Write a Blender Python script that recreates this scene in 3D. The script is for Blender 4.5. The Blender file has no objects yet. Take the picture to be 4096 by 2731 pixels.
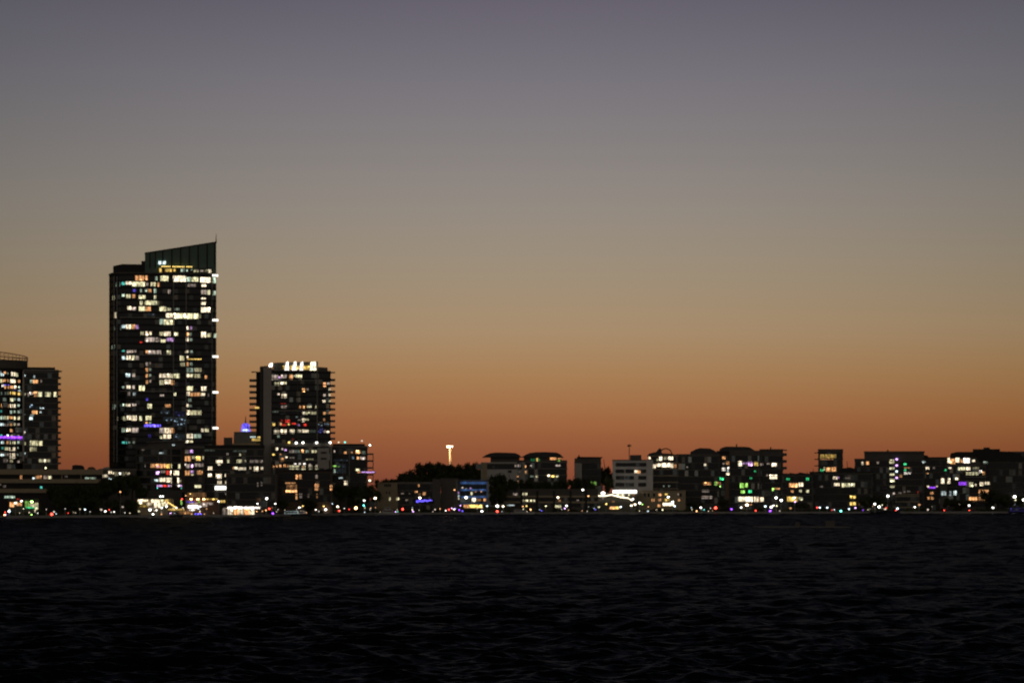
import bpy, math, random
import numpy as np
from mathutils import Vector

random.seed(7)
sc = bpy.context.scene
COL = sc.collection
PI = math.pi

# ------------------------------------------------------------------ survey
# Telephoto view over a wide river.  Bearings and heights were surveyed from
# the photograph; every object then stands at its own distance on the shore.
FPX, CX, HZ, CAMZ = 10923.0, 2048.0, 1990.0, 9.0
GROUND = 1.0


def wx(px, Y):
    return (px - CX) / FPX * Y


def wz(py, Y):
    return CAMZ - (py - HZ) / FPX * Y


SHORE = [(-900, 1120), (0, 1199), (1000, 1277), (1500, 1435), (2500, 1524), (4096, 1573), (5200, 1600)]


def shore(px):
    return float(np.interp(px, [p for p, _ in SHORE], [y for _, y in SHORE]))


# ------------------------------------------------------------------ materials
def new_mat(name):
    m = bpy.data.materials.new(name)
    m.use_nodes = True
    nt = m.node_tree
    return m, nt, nt.nodes['Principled BSDF']


def node(nt, t, **kw):
    n = nt.nodes.new(t)
    for k, v in kw.items():
        setattr(n, k, v)
    return n


def solid(name, col, rough=0.7, var=0.35, scale=0.35, spec=0.4, metallic=0.0):
    """rough building material with weathering blotches"""
    m, nt, p = new_mat(name)
    tc = node(nt, 'ShaderNodeTexCoord')
    nz = node(nt, 'ShaderNodeTexNoise')
    nz.inputs['Scale'].default_value = scale
    nz.inputs['Detail'].default_value = 5
    nz.inputs['Roughness'].default_value = 0.65
    mix = node(nt, 'ShaderNodeMix', data_type='RGBA')
    mix.inputs[6].default_value = tuple(c * (1 - var) for c in col) + (1,)
    mix.inputs[7].default_value = tuple(min(1, c * (1 + var)) for c in col) + (1,)
    nt.links.new(tc.outputs['Object'], nz.inputs['Vector'])
    nt.links.new(nz.outputs['Fac'], mix.inputs[0])
    nt.links.new(mix.outputs[2], p.inputs['Base Color'])
    p.inputs['Roughness'].default_value = rough
    p.inputs['Specular IOR Level'].default_value = spec
    p.inputs['Metallic'].default_value = metallic
    return m


def glass(name, col=(0.012, 0.014, 0.014), dim=0.022, cell=1.9, frac=0.8):
    """dark reflective window ribbon, mullioned in bays; a few bays hold a dim lamp"""
    m, nt, p = new_mat(name)
    p.inputs['Base Color'].default_value = col + (1,)
    p.inputs['Roughness'].default_value = 0.18
    p.inputs['IOR'].default_value = 1.5
    tc = node(nt, 'ShaderNodeTexCoord')
    oi = node(nt, 'ShaderNodeObjectInfo')
    sep = node(nt, 'ShaderNodeSeparateXYZ')
    nt.links.new(tc.outputs['Object'], sep.inputs[0])

    def math_(op, a, b=None):
        n = node(nt, 'ShaderNodeMath', operation=op)
        for i, v in enumerate((a, b)):
            if v is None:
                continue
            if isinstance(v, (int, float)):
                n.inputs[i].default_value = v
            else:
                nt.links.new(v, n.inputs[i])
        return n.outputs[0]
    xc = math_('FLOOR', math_('DIVIDE', sep.outputs['X'], cell))
    zc = math_('MULTIPLY', oi.outputs['Random'], 971.0)
    cmb = node(nt, 'ShaderNodeCombineXYZ')
    nt.links.new(xc, cmb.inputs[0])
    nt.links.new(zc, cmb.inputs[1])
    wn = node(nt, 'ShaderNodeTexWhiteNoise', noise_dimensions='3D')
    nt.links.new(cmb.outputs[0], wn.inputs['Vector'])
    on = math_('GREATER_THAN', wn.outputs['Value'], frac)
    sepc = node(nt, 'ShaderNodeSeparateColor')
    nt.links.new(wn.outputs['Color'], sepc.inputs[0])
    nz = node(nt, 'ShaderNodeTexNoise')
    nz.inputs['Scale'].default_value = 1.3
    nt.links.new(tc.outputs['Object'], nz.inputs['Vector'])
    st = math_('MULTIPLY', math_('MULTIPLY', on, sepc.outputs[1]), math_('MULTIPLY', nz.outputs['Fac'], dim * 2))
    rampn = node(nt, 'ShaderNodeMix', data_type='RGBA')
    rampn.inputs[6].default_value = (1.0, 0.72, 0.45, 1)
    rampn.inputs[7].default_value = (0.7, 0.85, 0.8, 1)
    nt.links.new(sepc.outputs[2], rampn.inputs[0])
    nt.links.new(rampn.outputs[2], p.inputs['Emission Color'])
    nt.links.new(st, p.inputs['Emission Strength'])
    m.cycles.emission_sampling = 'NONE'
    return m


MAT = {
    'dark': solid('dark_cladding', (0.10, 0.096, 0.086)),
    'black': solid('black_cladding', (0.026, 0.026, 0.025)),
    'char': solid('charcoal_render', (0.12, 0.112, 0.10)),
    'grey': solid('grey_concrete', (0.20, 0.19, 0.175)),
    'pale': solid('pale_concrete', (0.46, 0.43, 0.39), var=0.18),
    'white': solid('white_render', (0.55, 0.54, 0.52), var=0.12),
    'beige': solid('beige_render', (0.40, 0.33, 0.22), var=0.22),
    'brown': solid('brown_brick', (0.16, 0.10, 0.07)),
    'trim': solid('grey_metal_trim', (0.32, 0.31, 0.30), rough=0.5),
    'greenglass': solid('green_tinted_glass', (0.10, 0.17, 0.14), rough=0.3, var=0.25),
    'glass': glass('window_glass'),
    'glassdim': glass('window_glass_occupied', dim=0.055, frac=0.76),
    'blueclad': solid('blue_painted_metal', (0.17, 0.29, 0.52), rough=0.45, var=0.2),
    'steel': solid('galvanised_steel', (0.35, 0.35, 0.34), rough=0.45),
    'bark': solid('bark', (0.07, 0.055, 0.04), scale=3),
    'hull': solid('boat_white_gelcoat', (0.6, 0.6, 0.6), rough=0.3, var=0.08),
    'hulldark': solid('boat_dark_hull', (0.03, 0.035, 0.05), rough=0.35),
    'stone': solid('river_wall_stone', (0.36, 0.35, 0.34), scale=0.25),
    'grass': solid('grass_verge', (0.04, 0.05, 0.022), scale=0.6),
    'carpaint': solid('car_paint', (0.05, 0.05, 0.06), rough=0.3, var=0.1),
    'rubber': solid('rubber', (0.02, 0.02, 0.02)),
    'timber': solid('weathered_timber', (0.16, 0.13, 0.09), scale=2.0),
    'canvas': solid('white_canvas', (0.7, 0.68, 0.64), var=0.1),
    'redroof': solid('dark_metal_roof', (0.05, 0.048, 0.05), rough=0.5),
}


def leaf_mat():
    m, nt, p = new_mat('foliage')
    geo = node(nt, 'ShaderNodeTexCoord')
    nz = node(nt, 'ShaderNodeTexNoise')
    nz.inputs['Scale'].default_value = 2.2
    mix = node(nt, 'ShaderNodeMix', data_type='RGBA')
    mix.inputs[6].default_value = (0.028, 0.036, 0.016, 1)
    mix.inputs[7].default_value = (0.075, 0.085, 0.035, 1)
    nt.links.new(geo.outputs['Object'], nz.inputs['Vector'])
    nt.links.new(nz.outputs['Fac'], mix.inputs[0])
    nt.links.new(mix.outputs[2], p.inputs['Base Color'])
    p.inputs['Roughness'].default_value = 0.8
    p.inputs['Specular IOR Level'].default_value = 0.2
    return m


MAT['leaf'] = leaf_mat()

HUE = {
    'w': (1.0, 0.84, 0.57), 'y': (0.92, 0.86, 0.50), 'o': (1.0, 0.47, 0.18), 'd': (1.0, 0.66, 0.16),
    'c': (0.70, 0.88, 1.0), 'k': (1.0, 0.95, 0.84), 'b': (0.14, 0.10, 1.0), 'v': (0.30, 0.06, 1.0),
    'p': (0.72, 0.40, 1.0), 'r': (1.0, 0.05, 0.03), 'g': (0.06, 0.85, 0.30), 'G': (0.42, 0.95, 0.16),
    't': (0.12, 0.85, 0.72), 'm': (0.85, 0.68, 0.56), 'a': (0.66, 0.86, 0.66),
}
_lit = {}


def lit_mat(code, b):
    """a room seen through its glazing: curtains, lamps and furniture vary the glow; codes s and q paint reflected lights"""
    b = max(0.04, round(b * 1.4 * 20) / 20)
    key = (code, b)
    if key in _lit:
        return _lit[key]
    m, nt, p = new_mat('lit_room_or_glow_%s_%d' % (code, int(b * 100)))
    p.inputs['Base Color'].default_value = (0.02, 0.02, 0.02, 1)
    p.inputs['Roughness'].default_value = 0.3
    tc = node(nt, 'ShaderNodeTexCoord')
    oi = node(nt, 'ShaderNodeObjectInfo')
    mp = node(nt, 'ShaderNodeMapping')
    nt.links.new(tc.outputs['Object'], mp.inputs['Vector'])
    rnd = node(nt, 'ShaderNodeMath', operation='MULTIPLY')
    rnd.inputs[1].default_value = 137.0
    nt.links.new(oi.outputs['Random'], rnd.inputs[0])
    if code == 's' or code == 'q':  # reflections of lights behind the camera, put in as emissive specks
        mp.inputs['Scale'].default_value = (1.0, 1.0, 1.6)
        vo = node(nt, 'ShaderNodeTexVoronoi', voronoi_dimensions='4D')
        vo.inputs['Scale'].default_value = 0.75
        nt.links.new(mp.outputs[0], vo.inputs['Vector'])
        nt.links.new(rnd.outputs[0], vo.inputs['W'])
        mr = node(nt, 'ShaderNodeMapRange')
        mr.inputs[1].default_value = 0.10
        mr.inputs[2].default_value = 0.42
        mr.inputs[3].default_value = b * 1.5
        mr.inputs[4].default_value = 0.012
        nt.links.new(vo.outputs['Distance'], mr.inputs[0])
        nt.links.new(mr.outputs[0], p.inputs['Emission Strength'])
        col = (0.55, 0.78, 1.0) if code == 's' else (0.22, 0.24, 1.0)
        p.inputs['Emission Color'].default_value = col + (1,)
    else:
        mp.inputs['Scale'].default_value = (1.3, 1.3, 0.6)
        nz = node(nt, 'ShaderNodeTexNoise', noise_dimensions='4D')
        nz.inputs['Scale'].default_value = 0.8
        nz.inputs['Detail'].default_value = 2.5
        nt.links.new(mp.outputs[0], nz.inputs['Vector'])
        nt.links.new(rnd.outputs[0], nz.inputs['W'])
        mr = node(nt, 'ShaderNodeMapRange')
        mr.inputs[1].default_value = 0.32
        mr.inputs[2].default_value = 0.68
        mr.inputs[3].default_value = b * 0.16
        mr.inputs[4].default_value = b * 1.7
        nt.links.new(nz.outputs['Fac'], mr.inputs[0])
        vo = node(nt, 'ShaderNodeTexVoronoi', voronoi_dimensions='4D')      # ceiling and table lamps
        vo.inputs['Scale'].default_value = 0.42
        nt.links.new(tc.outputs['Object'], vo.inputs['Vector'])
        nt.links.new(rnd.outputs[0], vo.inputs['W'])
        ms = node(nt, 'ShaderNodeMapRange')
        ms.inputs[1].default_value = 0.16
        ms.inputs[2].default_value = 0.34
        ms.inputs[3].default_value = b * 4.2
        ms.inputs[4].default_value = 0.0
        nt.links.new(vo.outputs['Distance'], ms.inputs[0])
        ad = node(nt, 'ShaderNodeMath', operation='ADD')
        nt.links.new(mr.outputs[0], ad.inputs[0]); nt.links.new(ms.outputs[0], ad.inputs[1])
        sx = node(nt, 'ShaderNodeSeparateXYZ'); nt.links.new(tc.outputs['Object'], sx.inputs[0])
        md = node(nt, 'ShaderNodeMath', operation='PINGPONG'); md.inputs[1].default_value = 0.85     # mullions
        nt.links.new(sx.outputs['X'], md.inputs[0])
        mm = node(nt, 'ShaderNodeMapRange'); mm.inputs[1].default_value = 0.10; mm.inputs[2].default_value = 0.16; mm.inputs[3].default_value = 0.22; mm.inputs[4].default_value = 1.1
        nt.links.new(md.outputs[0], mm.inputs[0])
        fin = node(nt, 'ShaderNodeMath', operation='MULTIPLY')
        nt.links.new(ad.outputs[0], fin.inputs[0]); nt.links.new(mm.outputs[0], fin.inputs[1])
        nt.links.new(fin.outputs[0], p.inputs['Emission Strength'])
        h = HUE[code]
        nz2 = node(nt, 'ShaderNodeTexNoise', noise_dimensions='4D')
        nz2.inputs['Scale'].default_value = 0.5
        nt.links.new(tc.outputs['Object'], nz2.inputs['Vector'])
        nt.links.new(rnd.outputs[0], nz2.inputs['W'])
        mix = node(nt, 'ShaderNodeMix', data_type='RGBA')
        mix.inputs[6].default_value = (min(1, h[0] * 1.0), h[1] * 0.86, h[2] * 0.72, 1)
        mix.inputs[7].default_value = (h[0], min(1, h[1] * 1.1), min(1, h[2] * 1.25), 1)
        nt.links.new(nz2.outputs['Fac'], mix.inputs[0])
        nt.links.new(mix.outputs[2], p.inputs['Emission Color'])
    m.cycles.emission_sampling = 'NONE'
    _lit[key] = m
    return m


_lamp = {}


def lamp_mat(code, b):
    key = (code, round(b, 1))
    if key not in _lamp:
        m, nt, p = new_mat('lamp_%s_%d' % (code, int(b * 10)))
        p.inputs['Base Color'].default_value = (0.5, 0.5, 0.5, 1)
        p.inputs['Emission Color'].default_value = HUE[code] + (1,)
        p.inputs['Emission Strength'].default_value = b
        _lamp[key] = m
    return _lamp[key]


# ------------------------------------------------------------------ mesh helpers
class MB:
    def __init__(self):
        self.v, self.f, self.mi = [], [], []

    def add(self, vs, fs, mi=0):
        o = len(self.v)
        self.v += [tuple(v) for v in vs]
        self.f += [tuple(o + i for i in f) for f in fs]
        self.mi += [mi] * len(fs)
        return self

    def box(self, x0, x1, y0, y1, z0, z1, mi=0):
        vs = [(x0, y0, z0), (x1, y0, z0), (x1, y1, z0), (x0, y1, z0), (x0, y0, z1), (x1, y0, z1), (x1, y1, z1), (x0, y1, z1)]
        fs = [(0, 3, 2, 1), (4, 5, 6, 7), (0, 1, 5, 4), (1, 2, 6, 5), (2, 3, 7, 6), (3, 0, 4, 7)]
        return self.add(vs, fs, mi)

    def prism_y(self, pts, y0, y1, mi=0):
        """outline in x,z (clockwise or not) extruded along y"""
        n = len(pts)
        vs = [(x, y0, z) for x, z in pts] + [(x, y1, z) for x, z in pts]
        fs = [tuple(range(n)), tuple(range(2 * n - 1, n - 1, -1))]
        fs += [(i, (i + 1) % n, n + (i + 1) % n, n + i) for i in range(n)]
        return self.add(vs, fs, mi)

    def prism_z(self, pts, z0, z1, mi=0):
        n = len(pts)
        vs = [(x, y, z0) for x, y in pts] + [(x, y, z1) for x, y in pts]
        fs = [tuple(range(n - 1, -1, -1)), tuple(range(n, 2 * n))]
        fs += [(i, (i + 1) % n, n + (i + 1) % n, n + i) for i in range(n)]
        return self.add(vs, fs, mi)

    def tube(self, p0, p1, r0, r1, n=8, mi=0):
        p0, p1 = Vector(p0), Vector(p1)
        d = (p1 - p0).normalized()
        a = Vector((0, 0, 1)) if abs(d.z) < 0.9 else Vector((1, 0, 0))
        u = d.cross(a).normalized()
        w = d.cross(u)
        vs = []
        for p, r in ((p0, r0), (p1, r1)):
            for k in range(n):
                t = 2 * PI * k / n
                vs.append(p + u * math.cos(t) * r + w * math.sin(t) * r)
        fs = [(k, (k + 1) % n, n + (k + 1) % n, n + k) for k in range(n)]
        fs += [tuple(range(n - 1, -1, -1)), tuple(range(n, 2 * n))]
        return self.add(vs, fs, mi)

    def ball(self, c, rx, ry, rz, nu=10, nv=6, mi=0):
        vs, fs = [], []
        for j in range(1, nv):
            th = PI * j / nv
            for i in range(nu):
                ph = 2 * PI * i / nu
                vs.append((c[0] + rx * math.sin(th) * math.cos(ph), c[1] + ry * math.sin(th) * math.sin(ph), c[2] + rz * math.cos(th)))
        top = len(vs); vs.append((c[0], c[1], c[2] + rz))
        bot = len(vs); vs.append((c[0], c[1], c[2] - rz))
        for j in range(nv - 2):
            for i in range(nu):
                a, b = j * nu + i, j * nu + (i + 1) % nu
                fs.append((a, a + nu, b + nu, b))
        for i in range(nu):
            fs.append((top, i, (i + 1) % nu))
            l = (nv - 2) * nu
            fs.append((bot, l + (i + 1) % nu, l + i))
        return self.add(vs, fs, mi)

    def build(self, name, mats, parent=None, smooth=False):
        me = bpy.data.meshes.new(name)
        org = parent_loc(parent)
        me.from_pydata([(x - org[0], y - org[1], z - org[2]) for x, y, z in self.v], [], self.f)
        if not isinstance(mats, (list, tuple)):
            mats = [mats]
        for m in mats:
            me.materials.append(m)
        if len(mats) > 1:
            me.polygons.foreach_set('material_index', self.mi)
        if smooth:
            me.polygons.foreach_set('use_smooth', [True] * len(me.polygons))
        me.update()
        o = bpy.data.objects.new(name, me)
        COL.objects.link(o)
        if parent is not None:
            o.parent = parent
        return o


def parent_loc(p):
    l = Vector((0, 0, 0))
    while p is not None:
        l += p.location
        p = p.parent
    return l


def tag(o, label, cat, group=None, kind=None):
    if label:
        o['label'] = label
    if cat:
        o['category'] = cat
    if group:
        o['group'] = group
    if kind:
        o['kind'] = kind
    return o


def thing(name, label, cat, loc, group=None):
    o = bpy.data.objects.new(name, None)
    o.empty_display_size = 1
    COL.objects.link(o)
    o.location = loc
    return tag(o, label, cat, group)


# ------------------------------------------------------------------ photo survey crops
CROP = {'A1': (400, 900, 3.136), 'A2': (400, 1400, 3.136), 'L1': (0, 1430, 6.82), 'L2': (0, 1650, 6.535),
        'P1': (0, 1860, 4.2), 'R1': (540, 1960, 6.533), 'M5': (400, 1700, 3.92), 'B1': (980, 1430, 6.19),
        'B2': (980, 1640, 6.19), 'M7': (900, 1700, 3.92), 'H8': (1400, 1700, 3.92), 'D1': (1850, 1740, 3.92),
        'E2': (2300, 1740, 4.356), 'F3': (2700, 1740, 4.356), 'G4': (3100, 1740, 3.824), 'K5': (3550, 1740, 3.824),
        'S1': (880, 1950, 5.6), 'S2': (1280, 1950, 5.345), 'S3': (1700, 1950, 5.345), 'S4': (2100, 1950, 5.345),
        'S5': (2500, 1940, 5.345), 'S6': (2900, 1940, 5.345), 'S7': (3300, 1940, 5.345), 'S8': (3680, 1940, 5.654)}


def cp(crop, x, y):
    ox, oy, s = CROP[crop]
    return ox + x / s, oy + y / s


# ------------------------------------------------------------------ buildings
BUILDINGS = []


class Bld:
    """a building: wall prism, roof slab, floor slabs, ribbon windows, lit windows"""

    def __init__(self, name, label, px0, px1, top, off, mat='dark', depth=22, floor=None, slab='char', front=None,
                 cat='building', base=None, glassmat='glass', roof='char', roofh=0.7, slabh=0.45, margin=0.6, over=0.28, wing=False):
        self.Y = shore((px0 + px1) / 2) + off
        Y = self.Y
        self.px0, self.px1, self.top = px0, px1, top
        self.front = front or [(px0, 0), (px1, 0)]
        self.depth = depth
        self.g = GROUND if base is None else wz(base, Y)
        cx = wx((px0 + px1) / 2, Y)
        if wing is not False:
            self.root = wing
        else:
            self.root = thing(name, label, cat, (cx, Y, self.g))
            self.root.rotation_euler.z = -math.atan2(cx, Y)      # the front looks at the river view point
        self.cx = cx
        ztop = wz(top, Y)
        self.ztop = ztop
        MB().prism_z(self.foot(0), self.g, ztop).build('wall', MAT[mat], self.root)
        if roof:
            MB().prism_z(self.foot(0.22), ztop, ztop + roofh).build('roof', MAT[roof], self.root)
        self.wins = []
        if floor:
            p0, pitch = floor[0], floor[1]
            pend = floor[2] if len(floor) > 2 else 9999
            py = p0
            while wz(py, Y) > self.g + 1.0 and py < pend:
                z = wz(py, Y)
                MB().prism_z(self.foot(over), z - slabh / 2, z + slabh / 2).build('floor_slab', MAT[slab], self.root)
                zl = max(self.g + 0.3, wz(py + pitch, Y) + slabh / 2 + 0.15)
                zu = z - slabh / 2 - 0.12
                if zu - zl > 0.8:
                    self.ribbon(zl, zu, margin, MAT[glassmat])
                py += pitch
        BUILDINGS.append(self)

    def dY(self, px):
        return float(np.interp(px, [p for p, _ in self.front], [d for _, d in self.front]))

    def foot(self, grow, back=None):
        Y = self.Y
        pts = [(wx(p, Y), Y + d) for p, d in self.front]
        yb = Y + self.depth
        pts += [(pts[-1][0], yb), (pts[0][0], yb)]
        if grow:
            xs = [p[0] for p in pts]; ys = [p[1] for p in pts]
            mx, my = (min(xs) + max(xs)) / 2, (min(ys) + max(ys)) / 2
            sx = 1 + 2 * grow / max(0.1, max(xs) - min(xs)); sy = 1 + 2 * grow / max(0.1, max(ys) - min(ys))
            pts = [(mx + (x - mx) * sx, my + (y - my) * sy) for x, y in pts]
        return pts

    def ribbon(self, z0, z1, margin, mat):
        Y = self.Y
        mp = margin / Y * FPX
        pf = [p for p, _ in self.front]
        a, b = self.px0 + mp, self.px1 - mp
        cols = [a] + [p for p in pf if a < p < b] + [b]
        mb = MB()
        pts = [(wx(p, Y), Y + self.dY(p) - 0.07) for p in cols]
        pts += [(x, y + 0.25) for x, y in reversed(pts)]
        mb.prism_z(pts, z0, z1).build('ribbon_window', mat, self.root)

    def pane_geom(self, mb, a, b, c, d, mi=0, out=0.16, th=0.2):
        Y = self.Y
        yy0, yy1 = Y + self.dY(a) - out, Y + self.dY(c) - out
        x0, x1 = wx(a, Y), wx(c, Y)
        z1, z0 = wz(b, Y), wz(d, Y)
        vs = [(x0, yy0, z0), (x1, yy1, z0), (x1, yy1 + th, z0), (x0, yy0 + th, z0), (x0, yy0, z1), (x1, yy1, z1), (x1, yy1 + th, z1), (x0, yy0 + th, z1)]
        mb.add(vs, [(0, 3, 2, 1), (4, 5, 6, 7), (0, 1, 5, 4), (1, 2, 6, 5), (2, 3, 7, 6), (3, 0, 4, 7)], mi)

    def lit(self, crop, txt):
        for item in txt.split(';'):
            t = item.split()
            if not t:
                continue
            x0, y0, x1, y1 = map(float, t[:4])
            a, b = cp(crop, x0, y0)
            c, d = cp(crop, x1, y1)
            ix, iy = min(0.8, (c - a) * 0.07), min(1.9, (d - b) * 0.10)      # the lens blur widens them in the photograph
            self.wins.append((a + ix, b + iy, c - ix, d - iy, t[4], float(t[5])))
        return self

    def box(self, name, a, b, c, d, mat, out=0.3, th=0.6, mats=None):
        """a box part given by its outline on the facade; out = how far it stands proud"""
        Y = self.Y
        o = self.dY((a + c) / 2)
        return MB().box(wx(a, Y), wx(c, Y), Y + o - out, Y + o - out + th, wz(d, Y), wz(b, Y)).build(name, mats or MAT[mat], self.root)

    def prism(self, name, pts, mat, y0, y1):
        Y = self.Y
        return MB().prism_y([(wx(p, Y), wz(q, Y)) for p, q in pts], Y + y0, Y + y1).build(name, MAT[mat] if isinstance(mat, str) else mat, self.root)

    def balconies(self, a, c, py0, pitch, pend, h=8, y0=1.0, y1=8.0, mat='char'):
        Y = self.Y
        py = py0
        while py < pend:
            z = wz(py, Y)
            MB().box(wx(a, Y), wx(c, Y), Y + y0, Y + y1, z - h / FPX * Y * 0.5, z + h / FPX * Y * 0.5).build('balcony', MAT[mat], self.root)
            py += pitch

    def lamp(self, crop, x, y, code, b, r=0.5, name='roof_lamp'):
        px, py = cp(crop, x, y)
        Y = self.Y + self.dY(px) - 0.8
        mb = MB().ball((wx(px, Y), Y, wz(py, Y)), r, r, r * 0.8)
        return mb.build(name, lamp_mat(code, b), self.root, smooth=True)

    def flush(self):
        w = sorted(self.wins, key=lambda t: -(t[2] - t[0]) * (t[3] - t[1]))
        for a, b, c, d, code, br in w[:98]:
            mb = MB()
            self.pane_geom(mb, a, b, c, d)
            mb.build('window', lit_mat(code, br), self.root)
        rest = w[98:]
        if rest:
            mb = MB(); mats = []
            for a, b, c, d, code, br in rest:
                m = lit_mat(code, br)
                if m not in mats:
                    mats.append(m)
                self.pane_geom(mb, a, b, c, d, mats.index(m))
            o = mb.build('window', mats, self.root)
            o['kind'] = 'stuff'


# --- left edge: rounded tower with ring crown -------------------------------
arc = [(-100 + 192 * k / 12, 9 * (1 - math.sin(PI * k / 12)) - 4) for k in range(13)]
LT = Bld('apartment_tower', 'rounded glass apartment tower with an open ring crown at the left edge of the skyline', -100, 92, 1478, 95, 'dark',
         depth=26, floor=(1484, 24.6), front=arc, cat='tower', slab='black', glassmat='glassdim', roof='dark')
LT.lit('L1', '0 380 30 430 c .3;0 425 110 520 c .9;95 385 165 450 o .8;190 405 235 470 a .2;290 385 415 510 w 1.1;420 395 490 525 y .5;'
       '0 580 70 720 y .5;75 585 230 670 o .4;265 580 415 700 w 1.0;480 590 550 680 o .4;40 740 115 810 k 1.2;115 735 245 765 b 1;110 765 245 860 o .6;'
       '255 755 355 850 o .7;360 755 440 850 w 1;375 855 430 890 b .6;480 760 545 820 a .3;475 850 560 905 c .9;20 935 180 1030 a .12;195 930 235 1020 y .2;'
       '255 930 420 1010 d .9;475 930 540 1020 d .6;70 1090 180 1200 a .1;270 1095 360 1200 y .45;365 1095 415 1170 a .3;455 1090 540 1180 c .4;'
       '20 1255 240 1370 o .75;260 1255 420 1370 w .8;450 1260 535 1330 a .4;0 1430 60 1500 t .2;260 1430 330 1550 a .3;365 1430 415 1510 a .35;465 1430 530 1510 a .25')
LT.lit('L2', '0 85 110 190 a .45;112 85 220 190 y .6;230 85 330 170 o .6;340 90 405 190 y .75;440 85 515 180 y .6;0 275 105 350 c .7;110 280 220 360 m .2;'
       '240 265 320 350 o .3;345 265 405 340 y .35;435 265 510 330 m .25;250 420 330 510 o .6;0 570 60 625 t .4;160 565 220 628 c 1;270 580 335 628 y .5;440 570 500 610 m .2;'
       '20 740 105 820 c .6;150 735 220 830 o .4;240 735 400 830 y .55;430 730 510 810 a .5;35 890 95 960 t .4;115 895 215 990 y .4;230 890 395 1030 w .75;'
       '440 890 480 940 a .2;0 1075 105 1140 c .9;110 1060 220 1140 m .1;240 1045 395 1210 w .75;430 1060 475 1130 a .3;90 1220 210 1290 m .1;245 1225 330 1300 y .25;430 1240 505 1310 m .2')
for k in range(10):
    LT.wins.append((-60 + 14.8 * k, 1744, -60 + 14.8 * k + 14.6, 1757, 'v', 1.5))
# drum above and the ring crown
drum = MB().prism_z([(wx(0, LT.Y) + 13.0 * math.cos(t * PI / 16), LT.Y + 8 + 13.0 * math.sin(t * PI / 16)) for t in range(32)], LT.ztop + 0.7, wz(1440, LT.Y))
drum.build('drum', MAT['char'], LT.root)
mb = MB(); rr = 13.0
for k in range(40):
    t, u = 2 * PI * k / 40, 2 * PI * (k + 1) / 40
    P = lambda t, z, r=rr: (wx(0, LT.Y) + r * math.cos(t), LT.Y + 8 + r * math.sin(t), z)
    zt = lambda t: wz(1426, LT.Y) + 1.5 * (1 - math.cos(t)) + 1.7 * math.sin(t)
    mb.tube(P(t, zt(t)), P(u, zt(u)), 0.22, 0.22, 5)
    mb.tube(P(t, zt(t) - 1.2), P(u, zt(u) - 1.2), 0.09, 0.09, 4)
    mb.tube(P(t, wz(1440, LT.Y) - 0.2), P(t, zt(t)), 0.10, 0.10, 4)
mb.build('ring_crown', MAT['brown'], LT.root)
LT.box('facade_fin', 89, 1484, 95, 1842, 'pale', out=5.5, th=1.5)
# right wing of the same tower
RT = Bld('apartment_tower', '', 94, 233, 1481, LT.Y + 2 - shore((94 + 233) / 2), 'dark', depth=24, floor=(1488, 24.5), slab='grey', glassmat='glass', roof='trim', roofh=0.5, over=0.2, slabh=0.32, wing=LT.root)
RT.box('plant_room', 92, 1466, 221, 1478, 'black', out=-3, th=14)
RT.box('roof_canopy', 221, 1480, 248, 1482.5, 'brown', out=0, th=10)
RT.box('roof_post', 233, 1482, 236, 1506, 'brown', out=-2, th=0.4)
RT.balconies(233, 244, 1508, 24.5, 1868, h=7, mat='char')
RT.lit('L1', '645 455 710 510 c .7;920 470 970 560 c .3;825 590 900 700 a .45;905 585 1045 700 o .85;1105 590 1150 680 m .1;660 950 720 1030 y .35;760 940 800 1060 m .25;'
       '805 920 905 1010 k .8;905 915 1015 990 o .7;930 1000 1020 1070 o .35;1035 915 1150 1080 y .85;1235 920 1390 1085 y .65;1450 915 1560 1085 y .75;'
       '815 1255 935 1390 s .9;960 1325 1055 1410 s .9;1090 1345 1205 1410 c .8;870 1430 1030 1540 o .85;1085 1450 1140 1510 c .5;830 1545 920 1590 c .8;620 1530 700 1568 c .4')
RT.lit('L2', '770 105 865 190 c 1;600 470 670 545 k 1.1;640 750 690 850 y .3;785 715 1010 868 y .4;1012 725 1120 868 y .7;785 882 870 1020 y .4;880 885 970 1010 y .15;'
       '600 1030 680 1090 c .7;1010 1200 1145 1300 y .3;1150 1200 1225 1300 w .7;1230 1200 1320 1290 y .3;1180 1410 1225 1465 y .6')
# --- carpark podium --------------------------------------------------------
PD = Bld('podium_building', 'low beige podium with long horizontal concrete bands under the left apartment tower', -120, 408, 1880, 62, 'black', depth=30,
         floor=None, roof='beige', roofh=0.4)
for a, b, c, d in ((-120, 1879, 408, 1897), (-120, 1915, 400, 1931), (-120, 1954, 240, 1970)):
    PD.box('parapet_band', a, b, c, d, 'beige', out=0.8, th=1.2)
for x in (246, 322):
    PD.box('column', x - 2, 1897, x + 2, 1915, 'beige', out=0.5, th=0.8)
PD.lit('P1', '340 165 375 240 o .5;545 200 590 240 c .9;590 165 700 230 o .3;720 165 800 235 m .2;800 170 865 245 y .6;1415 195 1600 235 a .2;670 350 710 395 t .5;'
       '80 510 260 555 a .4;60 330 110 380 m .1;0 310 30 340 m .1;1080 170 1130 210 m .15;860 510 870 530 a .2')
PD.prism('plant_room', [(287, 1879), (289, 1860), (300, 1857), (328, 1859), (336, 1866), (338, 1879)], 'black', 8, 16)
PD.prism('roof_vent', [(348, 1879), (352, 1867), (368, 1864), (380, 1870), (383, 1879)], 'brown', 10, 14)
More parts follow.
